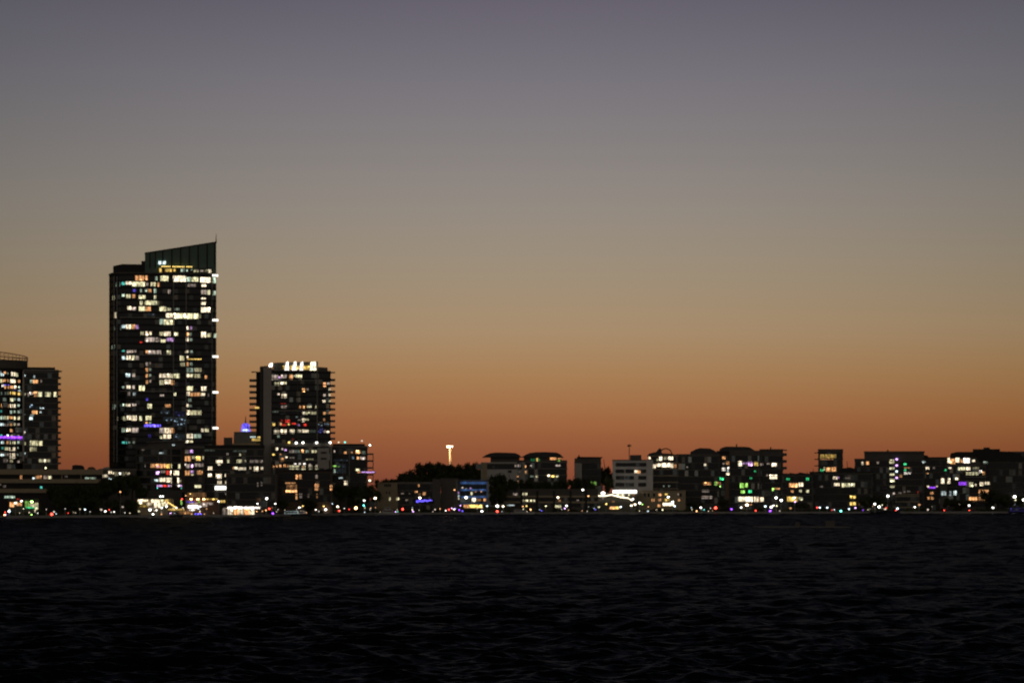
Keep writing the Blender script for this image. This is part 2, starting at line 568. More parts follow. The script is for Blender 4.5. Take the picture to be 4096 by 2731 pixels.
# --- the tall tower ---------------------------------------------------------
frA = [(437, 12), (444, 7), (455, 3.5), (475, 1.2), (505, 0), (864, 0)]
TA = Bld('skyscraper', 'tallest dark glass tower with a sloping sail crown and spire', 437, 864, 1095, 120, 'black', depth=30, floor=(1102, 24.8), front=frA, cat='tower',
         slab='black', roof='char', roofh=0.6, slabh=0.7, over=0.05, margin=1.0)
TA.prism('penthouse', [(454, 1092), (454, 1064), (490, 1056), (566, 1056), (566, 1043), (580, 1043), (580, 1092)], 'black', 3, 20)
TA.prism('crown', [(580, 1092), (580, 1013), (864, 965), (864, 1092)], 'greenglass', 2.0, 7.0)
for x in (600, 622, 651, 687, 722, 757, 792, 828, 858):
    yt = 1013 - (x - 580) / 284 * 48
    TA.box('crown_rib', x - 2.2, yt, x + 2.2, 1070, 'black', out=-1.6, th=0.6)
TA.prism('crown_coping', [(579, 1013), (579, 1010), (866, 962), (866, 965.5)], 'black', 1.6, 7.4)
TA.prism('spire', [(861, 964), (866, 964), (864.6, 929), (863.6, 929), (862.6, 945)], 'brown', 3.5, 4.3)
for x0, y0, x1, y1 in ((692, 1115, 695, 1760), (742.5, 1115, 745.5, 1765), (456, 1105, 459, 1848), (468, 1105, 471, 1848), (846, 1105, 848, 1760)):
    TA.box('facade_fin', x0, y0, x1, y1, 'trim', out=0.42, th=0.6)
for y in (1271, 1421, 1565, 1710):
    TA.prism('facade_band', [(480, y - 1.6), (690, y - 1.6), (690, y + 1.2), (480, y + 1.2)], 'trim', -0.45, 0.2)
TA.box('restaurant_glazing', 636, 1071, 848, 1093, 'black', out=-1.2, th=3)
TA.lit('A1', '740 535 775 600 d .55;815 545 905 590 d .35;920 545 950 585 d .5;1010 545 1060 590 a .35;1075 550 1100 580 a .3;1135 545 1160 570 a .3;1170 550 1240 590 y .1;1250 555 1300 585 m .25;1310 550 1350 590 y .1;1355 550 1395 600 w .8;'
       '440 632 555 705 o .42;565 632 600 700 o .8;690 640 725 700 a .2;755 632 860 708 y .75;912 630 1080 715 w 1.1;1085 645 1140 712 a .6;1145 645 1232 712 y .9;1250 645 1388 722 w 1.35;1410 645 1452 728 a .7;'
       '200 715 260 780 a .15;270 715 320 760 t .5;325 710 400 755 w .9;405 710 565 780 y .75;575 720 610 770 m .25;635 715 705 775 y .65;722 715 750 780 o .5;1095 730 1200 775 m .15;1270 735 1330 772 w 1;'
       '415 805 455 845 b .6;505 800 530 850 a .2;565 800 595 840 a .25;600 800 650 850 o .42;675 795 710 860 a .4;850 805 885 865 m .25;1265 805 1340 870 m .3;1340 805 1380 875 y .5;1410 815 1452 880 a .4;'
       '160 880 190 945 y .6;278 865 320 905 a .7;328 868 388 925 y .5;400 868 450 925 o .4;485 875 525 935 y .75;528 878 575 935 y .75;675 880 710 935 y .45;1265 905 1325 928 w .8;'
       '500 950 540 1010 y .55;565 945 640 1008 y .75;640 945 715 1008 y .6;720 950 750 1010 y .15;1265 955 1325 1000 w .9;348 1015 398 1070 w .9;400 1030 455 1075 m .4;485 1018 575 1085 y .75;575 1020 640 1085 o .55;745 1018 835 1085 y .95;840 1035 890 1080 y .3;930 1035 1000 1075 a .08;1262 1022 1380 1095 w .9;'
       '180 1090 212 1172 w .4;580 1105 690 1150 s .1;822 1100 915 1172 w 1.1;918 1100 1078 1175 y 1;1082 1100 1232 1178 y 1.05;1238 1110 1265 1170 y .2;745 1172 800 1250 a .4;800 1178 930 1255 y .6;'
       '180 1265 270 1325 a .15;275 1250 330 1300 c .6;330 1245 395 1310 w .8;395 1245 445 1310 o .6;445 1250 490 1310 p .35;1075 1262 1112 1315 w .8;1118 1265 1155 1310 p .2;'
       '510 1335 550 1385 y .35;565 1330 605 1390 w .9;610 1335 650 1385 w .6;745 1335 800 1390 y .3;800 1330 885 1395 w .85;925 1335 980 1395 y .5;1075 1335 1110 1400 o .6;1115 1340 1150 1400 a .15;1262 1330 1330 1410 w .95;1335 1345 1390 1405 y .4;1420 1350 1458 1415 a .5;'
       '565 1405 690 1470 m .35;690 1405 760 1470 m .15;760 1430 825 1475 y .6;830 1410 930 1460 p .4;500 1462 538 1480 r .5;1070 1405 1112 1460 w .85;1120 1415 1160 1455 a .3;150 1500 190 1560 a .4')
TA.lit('A2', '275 0 315 25 t .4;340 0 420 40 m .35;430 0 460 35 m .25;570 0 600 45 o .8;600 0 770 55 m .35;835 0 888 60 y .6;1070 0 1110 35 w .9;1120 0 1160 35 a .3;'
       '275 75 330 125 c .6;335 65 390 130 w .8;395 65 440 130 y .4;445 70 495 130 m .25;995 65 1055 135 y .55;1072 70 1110 100 w .8;1090 103 1270 118 d .8;'
       '575 150 605 205 m .2;610 145 640 180 m .15;1005 150 1065 205 y .25;1075 145 1110 205 o .4;1120 150 1160 195 a .2;575 220 605 280 o .35;610 225 645 265 a .2;1080 215 1170 280 a .3;1180 215 1270 275 y .25;'
       '325 290 385 345 c .6;405 290 450 340 m .4;575 295 605 350 o .5;610 300 645 335 a .2;745 290 890 350 w .65;890 290 1000 355 y .65;1072 290 1125 340 w .85;1130 295 1165 340 y .7;1180 290 1260 350 y .3;1310 310 1345 360 o .5;'
       '575 370 605 430 o .4;610 370 645 410 m .2;745 370 800 440 y .35;808 362 888 430 w .95;892 370 930 440 o .65;280 450 310 485 a .3;335 440 390 490 w .7;405 440 440 490 m .4;490 440 565 515 y .8;1075 445 1165 510 y .75;1265 448 1335 510 w .9;'
       '350 525 385 575 m .2;415 530 455 575 c .3;915 530 955 575 y .6;1072 515 1130 575 w .8;1130 525 1250 580 o .4;1255 530 1315 575 w .7;1350 540 1365 580 m .15;750 555 805 580 m .5;575 595 605 635 b .2;1100 600 1145 650 a .15;'
       '160 675 190 745 a .4;190 680 270 725 a .15;280 672 310 705 a .4;325 670 390 710 w .7;405 670 460 705 m .4;595 668 652 735 y .8;815 675 885 720 o .5;1075 670 1110 715 w .8;1110 680 1150 715 a .15;'
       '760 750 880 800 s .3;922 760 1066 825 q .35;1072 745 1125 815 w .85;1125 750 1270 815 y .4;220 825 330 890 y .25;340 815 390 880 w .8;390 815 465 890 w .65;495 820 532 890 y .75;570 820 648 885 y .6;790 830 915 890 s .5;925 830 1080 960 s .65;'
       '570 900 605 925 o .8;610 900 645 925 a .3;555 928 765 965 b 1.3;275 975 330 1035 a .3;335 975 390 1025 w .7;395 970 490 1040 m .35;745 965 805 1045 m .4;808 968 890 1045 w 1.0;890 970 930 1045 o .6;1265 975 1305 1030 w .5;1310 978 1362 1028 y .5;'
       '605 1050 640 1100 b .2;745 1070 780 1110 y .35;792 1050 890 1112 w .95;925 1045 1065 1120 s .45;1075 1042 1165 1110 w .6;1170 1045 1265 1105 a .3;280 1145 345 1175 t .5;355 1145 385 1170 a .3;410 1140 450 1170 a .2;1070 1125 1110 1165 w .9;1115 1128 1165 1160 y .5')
mb = MB()
for k in range(20):
    x = 648 + k * 6.2
    if k in (6, 15):
        continue
    mb.ball((wx(x, TA.Y), TA.Y + 0.8, wz(1065.5, TA.Y)), 0.28, 0.28, 0.3, 6, 4)
mb.build('string_light', lamp_mat('d', 2.2), TA.root)
TA.box('crown_light', 634, 1044, 665, 1056, None, out=-1.2, th=0.5, mats=lit_mat('c', 1.3))
for x, y in ((1440, 627), (1442, 1188)):
    px, py = cp('A1', x, y)
    TA.box('aviation_lamp', px - 11, py - 4, px + 12, py + 4, None, out=0.8, th=1.4, mats=lamp_mat('k', 1.8))
for x, y in ((1443, 77), (1443, 525), (1443, 975)):
    px, py = cp('A2', x, y)
    TA.box('aviation_lamp', px - 11, py - 4, px + 12, py + 4, None, out=0.8, th=1.4, mats=lamp_mat('k', 1.8))
# --- terrace at the foot of the tall tower ----------------------------------
TC = Bld('terrace_building', 'low lit terrace building at the left foot of the tallest tower', 398, 545, 1880, 70, 'char', depth=14, roof='grey')
TC.prism('canopy', [(398, 1882), (418, 1868), (438, 1866), (440, 1880)], 'pale', 1, 8)
TC.lit('M5', '0 755 50 830 w 1.1;52 770 128 820 w .4;132 712 190 770 w .7;200 730 225 770 w .6;295 735 345 780 k 1;232 722 290 810 y .15;350 722 420 810 y .15;425 735 465 780 w .7;135 820 190 865 c 1;230 880 270 915 c .4')
# --- curved balcony apartments ---------------------------------------------
fr5 = [(545, 5), (565, 1.5), (600, 0), (690, 0), (727, 3)]
CB = Bld('apartment_block', 'curved apartment block with warm lit floors and a purple lit bar floor', 545, 727, 1790, 58, 'dark', depth=20, front=fr5, floor=(1793, 28.5, 1960), slab='char', roof='char', slabh=0.7)
CB.prism('penthouse', [(590, 1790), (594, 1768), (700, 1766), (738, 1762), (738, 1790)], 'char', 4, 14)
CB.prism('penthouse_roof', [(586, 1768), (586, 1765.5), (740, 1758), (740, 1762)], 'grey', 3, 15)
CB.lit('M5', '790 598 865 670 o .35;870 598 1028 678 o .75;880 630 935 664 p 1.1;1032 600 1105 680 d .7;1115 600 1260 685 y .75;700 600 715 665 m .2;875 720 935 775 p 1.2;945 705 1030 750 m .15;1035 705 1095 780 r .7;'
       '1100 702 1165 790 w 1;1168 702 1240 790 w 1;850 840 918 885 c 1;920 812 1028 890 w .8;1032 812 1105 900 w 1.2;1110 812 1240 915 w 1.5;1244 850 1275 900 w .5;890 930 980 968 p .7;982 922 1060 966 r .8;1062 930 1106 966 p .7;1110 930 1243 968 k 1;1247 930 1285 968 p .8;890 972 1285 1000 t .7;'
       '920 420 1000 450 c .3;1130 295 1170 325 c .6;640 350 700 400 m .06')
for x in (633, 682):
    CB.box('column', x, 1795, x + 3, 1845, 'grey', out=0.6, th=0.6)
CB.box('stair_shaft', 727, 1770, 737, 1968, 'brown', out=-2, th=8)
# --- blue/warm flats beside it ---------------------------------------------
FL = Bld('apartment_block', 'narrow flats with violet televisions glowing between the curved block and the grey office', 738, 816, 1790, 60, 'dark', depth=18, floor=(1792, 27.5, 1975), slab='char', roof='grey')
FL.lit('M5', '1330 375 1400 450 m .1;1410 380 1460 435 p 1.1;1332 478 1430 570 o .5;1440 480 1500 530 y .3;1505 480 1580 560 d 1.2;1600 480 1628 540 y .4;1330 600 1350 635 k .9;1352 600 1410 680 m .3;1415 610 1460 665 p 1.2;1480 592 1625 655 m .2;'
       '1332 702 1410 800 o .35;1415 705 1470 755 p .8;1420 762 1470 800 y .5;1520 702 1610 780 o .3;1480 930 1585 985 y .6')
# --- grey office behind -----------------------------------------------------
GO = Bld('office_block', 'grey mid-rise block with small square lit windows left of the balcony tower', 817, 1056, 1792, 66, 'char', depth=24, floor=(1796, 28, 1985), slab='grey', roof='black', roofh=1.6, slabh=0.3)
GO.prism('plant_room', [(895, 1780), (895, 1748), (930, 1748), (930, 1780)], 'char', 6, 14)
GO.prism('lift_overrun', [(934, 1780), (936, 1725), (1024, 1723), (1026, 1780)], 'grey', 8, 20)
GO.prism('roof_ledge', [(928, 1778), (928, 1772), (1040, 1772), (1040, 1778)], 'beige', 4, 8)
GO.lit('M5', '1690 640 1765 710 w .85;1690 755 1760 815 w .75;1815 540 1925 608 w .95;1845 608 1895 630 w .9;1990 535 2030 595 y .5;1815 755 1910 838 w .95;1955 755 2030 815 w .7;1840 865 1910 928 w .6;1960 865 2000 920 w .5;'
       '2140 530 2225 600 y .5;2260 540 2290 580 y .3;2180 440 2215 490 y .4;2080 650 2100 690 o .5;2102 645 2160 695 w 1.1;2162 655 2290 705 w .5;2165 770 2215 815 y .6;1980 430 2020 470 m .2;1960 1060 2010 1095 m .12;1640 380 1800 410 a .04;2080 390 2300 420 a .03')
GO.lit('M7', '380 645 415 690 w .35;450 640 530 725 w .8;560 650 600 700 w .5;385 540 590 590 m .1;20 1165 200 1210 o .4')
GO.lit('B2', '120 640 270 685 c .5;160 690 380 770 d .45;300 645 380 685 d .7')
px, py = 884, 1950
GO.box('canopy_lamp', 860, 1943, 910, 1958, None, out=1.0, th=1.2, mats=lamp_mat('k', 2.5))
# --- blue lit lantern tower far behind ---------------------------------------
LN = thing('lantern_tower', 'distant blue lit roof lantern with a thin spire between the two tall towers', 'tower', (wx(979, 1600), 1600, GROUND))
MB().box(wx(945, 1600), wx(1018, 1600), 1600, 1616, GROUND, wz(1727, 1600)).build('wall', MAT['char'], LN)
pt = [(963, 1726), (966, 1697), (973, 1692), (987, 1692), (993, 1697), (997, 1726)]
MB().prism_y([(wx(a, 1600), wz(b, 1600)) for a, b in pt], 1602, 1608).build('lantern', lit_mat('b', 1.0), LN)
MB().box(wx(968, 1600), wx(993, 1600), 1601, 1602.2, wz(1724, 1600), wz(1716, 1600)).build('floodlit_sill', lit_mat('c', 1.0), LN)
MB().tube((wx(979, 1600), 1605, wz(1692, 1600)), (wx(979, 1600), 1605, wz(1662, 1600)), 0.5, 0.1).build('spire', MAT['brown'], LN)
# --- balcony tower -----------------------------------------------------------
frB = [(1052, 0.5), (1085, 0.2), (1100, 0), (1268, 0), (1275, 1.5), (1322, 1.5)]
TB = Bld('apartment_tower', 'mid height tower with white lit crown and stacked balconies on both sides', 1052, 1322, 1486, 78, 'black', depth=24, floor=(1490, 24.1), front=frB, cat='tower', slab='black', roof='dark', roofh=0.5, slabh=0.5, glassmat='glassdim')
TB.box('facade_fin', 1054, 1472, 1086, 1905, 'pale', out=1.1, th=3)
TB.prism('core_wall', [(1040, 1905), (1040, 1466), (1054, 1466), (1054, 1905)], 'dark', 0.5, 16)
TB.prism('side_wing', [(1025, 1905), (1025, 1486), (1040, 1486), (1040, 1905)], 'black', 2, 18)
TB.prism('parapet_wall', [(1040, 1486), (1040, 1466), (1075, 1462), (1095, 1478), (1095, 1486)], 'brown', 1, 9)
TB.prism('crown_block', [(1092, 1486), (1092, 1452), (1105, 1449), (1272, 1444), (1272, 1486)], 'char', 3.5, 15)
TB.prism('shoulder_block', [(1272, 1486), (1272, 1466), (1310, 1468), (1312, 1486)], 'char', 3, 14)
TB.box('facade_fin', 1266, 1482, 1272, 1760, 'grey', out=0.6, th=1.0)
TB.box('facade_fin', 1190, 1530, 1192, 1760, 'char', out=0.4, th=0.6)
for y in (1521, 1642):
    TB.box('facade_band', 1095, y - 1.2, 1268, y + 1.2, 'trim', out=0.4, th=0.5)
TB.balconies(998, 1026, 1520, 23.6, 1745, h=8.5, y0=2, y1=10, mat='grey')
TB.balconies(1318, 1341, 1517, 23.6, 1760, h=7.5, y0=2, y1=10, mat='grey')
TB.box('roof_canopy', 1005, 1485, 1028, 1487.5, 'brown', out=-2, th=6)
TB.box('roof_canopy', 1318, 1485.5, 1341, 1488.5, 'brown', out=-2, th=6)
for x0, x1, b in ((1000, 1085, 1.7), (1180, 1280, 1.7), (1360, 1450, 1.7), (1610, 1765, 1.5)):
    a, t = cp('B1', x0, 90); c, d = cp('B1', x1, 305)
    TB.prism('crown_light', [(a - 2, d), (a + 3, t + 3), (c - 3, t - 1), (c, d)], lit_mat('w' if b < 1.6 else 'k', b), 2.6, 3.4)
a, t = cp('B1', 600, 128); c, d = cp('B1', 690, 235)
TB.prism('crown_light', [(a, d), (a + 2, t + 3), (c - 2, t), (c, d - 3)], lit_mat('k', 1.6), 0.2, 0.9)
for x0, x1 in ((945, 1000), (1086, 1178), (1282, 1358), (1452, 1600)):
    a, t = cp('B1', x0, 195); c, d = cp('B1', x1, 290)
    TB.box('crown_glow', a, t, c, d, None, out=-2.8, th=0.5, mats=lit_mat('d', .4))  # gold glow at the crown base, put in as emissive boxes
TB.lit('B1', '640 420 715 570 m .22;720 420 830 560 m .4;830 465 890 520 p .9;890 420 1040 520 m .35;1090 415 1190 550 o .7;1190 430 1240 480 a .3;1250 415 1420 500 y .8;1320 500 1410 540 y .5;730 600 860 700 y .3;875 595 965 690 w .95;965 595 1035 670 y .6;'
       '790 880 860 940 m .2;900 885 1045 1010 w .65;1410 745 1485 860 o .9;1500 755 1575 820 m .15;870 1115 1020 1145 r .3;890 1180 1040 1260 m .12;1340 1180 1390 1290 o .5;1430 1180 1480 1290 o .7;1530 1180 1650 1240 y .5;1740 1180 1780 1260 y .4;'
       '1420 1330 1480 1424 w .9;1490 1330 1555 1424 y .3;1560 1340 1610 1380 y .9;1615 1330 1780 1424 y .25;1930 600 2005 730 o .9;2020 605 2110 665 m .5;2070 735 2120 810 w .8;1930 890 2000 960 m .4;2070 885 2120 955 w .8;1915 1040 2000 1110 w .8;2070 1050 2120 1090 y .5;1930 1330 2000 1424 o .8;2060 1325 2115 1400 o .7;500 1215 505 1218 y .1')
TB.lit('B2', '1410 190 1480 300 w .75;1480 205 1580 280 y .5;1310 230 1400 280 m .2;880 245 950 285 r .5;990 235 1120 310 r .8;1150 310 1260 355 r .5;680 320 750 395 d .8;860 310 910 380 o .6;920 330 1040 395 r .2;1060 320 1115 375 d .8;1290 340 1360 400 p .25;1440 330 1530 400 r .5;'
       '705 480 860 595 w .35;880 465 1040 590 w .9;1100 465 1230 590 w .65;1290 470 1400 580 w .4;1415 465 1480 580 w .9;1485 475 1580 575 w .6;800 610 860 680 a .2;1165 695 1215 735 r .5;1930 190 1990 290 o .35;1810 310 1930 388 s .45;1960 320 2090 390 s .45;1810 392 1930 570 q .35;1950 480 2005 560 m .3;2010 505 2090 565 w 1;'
       '680 20 830 60 a .06;870 90 1020 130 s .15;1260 150 1310 190 c .25;1600 480 1750 570 a .04')
TB.box('balcony_light', 1020, 1627, 1037, 1633, None, out=-1, th=0.5, mats=lamp_mat('d', 1.0))
# --- podium of the balcony tower --------------------------------------------
PB = Bld('podium_building', 'wide podium with a row of white roof lamps below the balcony tower', 1087, 1324, 1781, 52, 'dark', depth=20, floor=(1783, 29, 1900), slab='grey', roof='grey', roofh=1.2, slabh=0.6, glassmat='glassdim')
PB.box('pale_bay', 1270, 1792, 1316, 1872, 'pale', out=0.5, th=0.6)
for y in (1806, 1830):
    PB.box('bay_opening', 1283, y, 1306, y + 7, 'black', out=0.6, th=0.3)
PB.box('corner_fin', 1322, 1775, 1327, 1885, 'pale', out=1.0, th=1.2)
for x, y, c, b in ((1090, 797, 'd', 2), (1265, 808, 'k', 5), (1432, 803, 'k', 5), (1770, 802, 'k', 5), (2105, 800, 'k', 5)):
    PB.lamp('B2', x, y, c, b, 0.62)
PB.lit('B2', '755 915 830 1000 w .95;890 930 950 990 m .4;965 950 1035 1015 p .7;675 1065 750 1125 d .9;860 1060 910 1110 o .5;1395 965 1460 1055 o .9;1500 985 1580 1055 a .3;1640 975 1775 1080 y .5;880 1170 970 1275 o .5;995 1140 1055 1185 w .9;1215 1305 1275 1350 k 1.1;1325 1305 1385 1350 k 1.1;1440 1305 1500 1350 k 1.1;'
       '690 1370 740 1450 o .4;765 1345 815 1440 o .6;850 1340 905 1430 o .6;950 1330 1015 1430 o .6;1040 1340 1085 1430 o .5')
PB.lit('B2', '1090 975 1230 1060 m .16;1240 975 1370 1060 a .1;1100 1150 1240 1200 m .08;1500 1190 1700 1240 y .1;1110 1370 1200 1450 y .35;1210 1370 1320 1450 y .4;1390 1370 1480 1450 o .45;1570 1320 1640 1450 m .3;1750 1340 1800 1440 m .3;1060 850 1300 880 d .12')
PB.lit('M7', '1010 620 1110 700 y .4;1115 620 1160 700 y .5;1190 630 1265 705 y .5;1310 620 1370 700 y .2;1410 620 1470 700 y .25;1565 410 1605 440 w .7')
# --- east wing with side balconies ---------------------------------------------
EW = Bld('apartment_block', 'balcony apartments right of the lamp-lined podium with a thin neon strip on the side', 1327, 1470, 1788, 50, 'dark', depth=20, floor=(1790, 27.5, 1945), slab='char', roof='grey', slabh=0.45)
EW.prism('parapet_wall', [(1330, 1786), (1330, 1774), (1460, 1774), (1460, 1786)], 'black', 2, 8)
EW.box('facade_fin', 1395, 1815, 1399, 1930, 'trim', out=0.8, th=0.8)
EW.box('facade_fin', 1370, 1835, 1372, 1910, 'trim', out=0.8, th=0.8)
EW.balconies(1468, 1494, 1815, 27.5, 1930, h=6, y0=1, y1=7)
EW.box('balcony_post', 1491, 1812, 1494, 1925, 'brown', out=-2, th=0.5)
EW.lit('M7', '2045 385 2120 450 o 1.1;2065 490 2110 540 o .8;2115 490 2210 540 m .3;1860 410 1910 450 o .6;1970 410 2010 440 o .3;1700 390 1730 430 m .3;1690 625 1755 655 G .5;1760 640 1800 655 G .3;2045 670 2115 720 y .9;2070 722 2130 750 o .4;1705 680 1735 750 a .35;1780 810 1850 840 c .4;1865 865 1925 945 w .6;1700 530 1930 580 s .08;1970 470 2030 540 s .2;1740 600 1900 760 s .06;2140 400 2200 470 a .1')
for x, y, c, b in ((1880, 267, 't', 2), (2270, 312, 'k', 4), (2145, 245, 'm', 1), (1780, 268, 'w', 1)):
    EW.lamp('M7', x, y, c, b, 0.55)
EW.lamp('M7', 2268, 866, 'w', 4, 0.55, 'entrance_lamp')
mb = MB(); random.seed(3)
for k in range(13):
    x = 1446 + k * 4.1
    h = random.uniform(2.2, 4.0)
    yy = 1886 + random.uniform(-0.6, 0.8)
    mb.box(wx(x, EW.Y), wx(x + 3.4, EW.Y), EW.Y - 0.9, EW.Y - 0.6, wz(yy + h, EW.Y), wz(yy, EW.Y))
mb.build('neon_strip', lamp_mat('p', 1.6), EW.root)
EW.box('sign_board', 1442, 1884, 1502, 1892, 'black', out=0.55, th=0.3)
# --- dark brick block in front of the podium ------------------------------------
BK = Bld('brick_block', 'dark brick block with orange lit balcony in front of the lamp-lined podium', 1108, 1328, 1884, 34, 'brown', depth=14, floor=(1890, 30, 2010), slab='dark', roof='dark', slabh=0.4)
BK.prism('roof', [(1108, 1884), (1108, 1882), (1250, 1880), (1330, 1873), (1330, 1884)], 'black', -0.4, 10)
BK.lit('M7', '1105 765 1150 850 o .42;1160 765 1205 850 o .42;945 892 1110 918 o .4;965 925 1010 1005 o .25;1015 925 1065 1005 o .25;1070 925 1130 1005 o .25;950 1010 1130 1055 o 1.4;1105 1060 1135 1170 o .35;1400 910 1470 1030 o .5;1640 930 1685 1025 o .8;1415 770 1460 840 m .15;1160 1060 1210 1150 m .12;1290 1070 1320 1140 m .12;1430 1060 1460 1150 o .12')
# --- low blocks behind the marquee ------------------------------------------
LB = Bld('row_building', 'plain dark low block directly behind the white marquee', 905, 1106, 1900, 40, 'char', depth=14, roof='dark', floor=(1905, 31, 2020), slab='dark')
LB.lit('M7', '500 890 530 970 m .12;560 880 590 960 m .1;490 1140 560 1190 o .08')
# --- beige house ---------------------------------------------------------------
BH = Bld('beige_building', 'small beige four window building left of the wooded rise', 1511, 1590, 1932, 48, 'beige', depth=14, roof='beige', roofh=0.4)
BH.prism('lower_wing', [(1508, 2035), (1508, 1951), (1583, 1951), (1583, 2035)], 'beige', -1.2, 8)
for a, b, c, d in ((537, 920, 556, 965), (566, 920, 585, 965), (596, 920, 615, 965), (624, 920, 642, 965), (565, 1035, 582, 1075), (612, 1035, 628, 1075)):
    x0, y0 = cp('H8', a, b); x1, y1 = cp('H8', c, d)
    BH.box('window', x0, y0, x1, y1, 'glass', out=(0.2 if y0 < 1950 else 1.35), th=0.2)
BH.lit('H8', '725 1125 770 1175 y .8')
BH.box('porch_window', 1556, 1988, 1563, 2000, None, out=1.35, th=0.2, mats=lit_mat('y', .35))
# --- low office with script sign -------------------------------------------------
LO = Bld('office_block', 'low dark office carrying the blue neon script sign below the wooded rise', 1594, 1762, 1932, 44, 'dark', depth=16, floor=(1934, 28, 2030), slab='grey', roof='grey', slabh=0.3)
LO.lit('H8', '1060 920 1095 970 o .4;1140 1040 1190 1100 o .42;1010 1020 1060 1060 o .3;870 1160 910 1185 m .3;790 1060 850 1080 m .15;925 1060 950 1085 m .15;1070 1060 1110 1100 o .12;1230 1120 1245 1160 m .15')
LO.box('stair_tower', 1730, 1915, 1762, 2040, 'char', out=0.5, th=6)
# --- blue banded office ----------------------------------------------------------
BO = Bld('office_block', 'office with blue lit horizontal bands and an orange lit ground floor', 1833, 1949, 1922, 40, 'dark', depth=18, roof='dark', roofh=0.5)
for i, (y0, y1, br) in enumerate(((1926, 1935, .10), (1955, 1962, .15), (1983, 1990, .20), (2011, 2016, .16))):
    BO.box('light_band', 1840, y0, 1949, y1, None, out=0.7, th=0.9, mats=lit_mat('c' if False else 'z', br) if False else None or MAT['blueclad'])
for y0 in (1938, 1964, 1992):
    BO.box('ribbon_window', 1842, y0, 1947, y0 + 16, 'glassdim', out=0.1, th=0.2)
BO.box('corner_post', 1946, 1926, 1949, 2015, 'blueclad', out=0.9, th=0.9)
BO.lit('H8', '1750 965 1780 990 m .5;1870 975 1910 1000 p .5;1805 985 1830 995 m .4;1890 1040 1930 1100 y .5;1960 1035 1985 1050 o .5;2045 1030 2070 1050 o .5;1910 1135 1980 1205 w 1.5;2090 1140 2135 1195 o .5;1985 1150 2060 1190 o .2;1780 1240 1860 1300 o .7;1862 1240 2080 1298 d 1.3;2130 1250 2170 1280 c .6')
BO.lamp('H8', 1820, 1133, 'k', 5, 0.8, 'wall_lamp')
ST = Bld('stair_tower_building', 'plain grey stair block joined on the left of the blue banded office', 1764, 1832, 1917, 42, 'char', depth=14, roof='char')
ST.box('facade_fin', 1822, 1918, 1832, 2035, 'grey', out=0.5, th=0.5)
ST.lit('H8', '1690 1090 1715 1130 c .7;1690 1135 1715 1165 w .8;1690 1040 1715 1080 p .5')
# --- domed roof twin apartments -----------------------------------------------
DA = Bld('apartment_block', 'pale apartment block under the left curved vault roof', 1924, 2068, 1848, 95, 'white', depth=22, roof=None, floor=(1852, 26.5, 1870), slab='pale', margin=24)
DA.prism('upper_floor', [(1962, 1848), (1962, 1826), (2078, 1826), (2078, 1848)], 'char', 1, 14)
DA.prism('vault_roof', [(1929, 1828), (1945, 1818), (1960, 1812), (1980, 1809), (2000, 1809), (2040, 1810), (2060, 1811), (2075, 1817), (2088, 1828), (2078, 1828), (1960, 1828)], 'redroof', -1, 16)
DA.box('side_bay', 1928, 1850, 1948, 1960, 'beige', out=0.4, th=0.6)
DA.lit('D1', '815 455 855 500 m .15;862 455 915 500 m .2;870 555 905 600 m .05')
for x, y in ((2032, 1880), (1965, 1862), (2010, 1862)):
    DA.box('window', x, y, x + 14, y + 10, 'glass', out=0.3, th=0.3)
DB = Bld('apartment_block', 'grey apartment block under the right curved vault roof', 2060, 2268, 1840, 92, 'char', depth=22, roof=None, floor=(1848, 26, 1945), slab='grey', glassmat='glassdim')
DB.prism('upper_floor', [(2095, 1840), (2095, 1826), (2245, 1826), (2245, 1840)], 'dark', 1, 14)
DB.prism('vault_roof', [(2085, 1828), (2102, 1818), (2118, 1811), (2140, 1808), (2180, 1807), (2225, 1809), (2240, 1815), (2254, 1829)], 'redroof', -1, 16)
DB.box('pale_wall', 2074, 1848, 2100, 1965, 'white', out=0.4, th=0.7)
DB.lit('D1', '1155 350 1190 415 d .7;1070 360 1150 410 g .1;1195 365 1210 410 g .2;1370 345 1475 390 o .6;1490 355 1555 375 o .3;1490 380 1530 415 G .3;945 465 1000 510 o .8;1060 465 1090 490 m .5;920 555 1010 600 o .42;840 625 925 665 o .5;860 710 900 740 o .5;1145 615 1190 665 y .5;1060 630 1120 660 a .1;1380 615 1455 660 d .7;1465 615 1505 660 y .5;1450 460 1540 490 m .4')
DB.lamp('D1', 1352, 632, 'w', 3, 0.75, 'balcony_lamp')
# --- flat roof block -----------------------------------------------------------
FB = Bld('apartment_block', 'dark flat roofed block with a pale left panel right of the vault roofs', 2298, 2404, 1832, 88, 'dark', depth=18, roof=None, floor=(1850, 27, 1960), slab='char')
FB.prism('roof', [(2308, 1832), (2308, 1826), (2410, 1827), (2410, 1830), (2404, 1832)], 'black', -0.6, 14)
FB.box('pale_wall', 2299, 1852, 2327, 1920, 'pale', out=0.4, th=0.6)
FB.prism('antenna', [(2313, 1826), (2314, 1818), (2317, 1818), (2320, 1826)], 'brown', 4, 5)
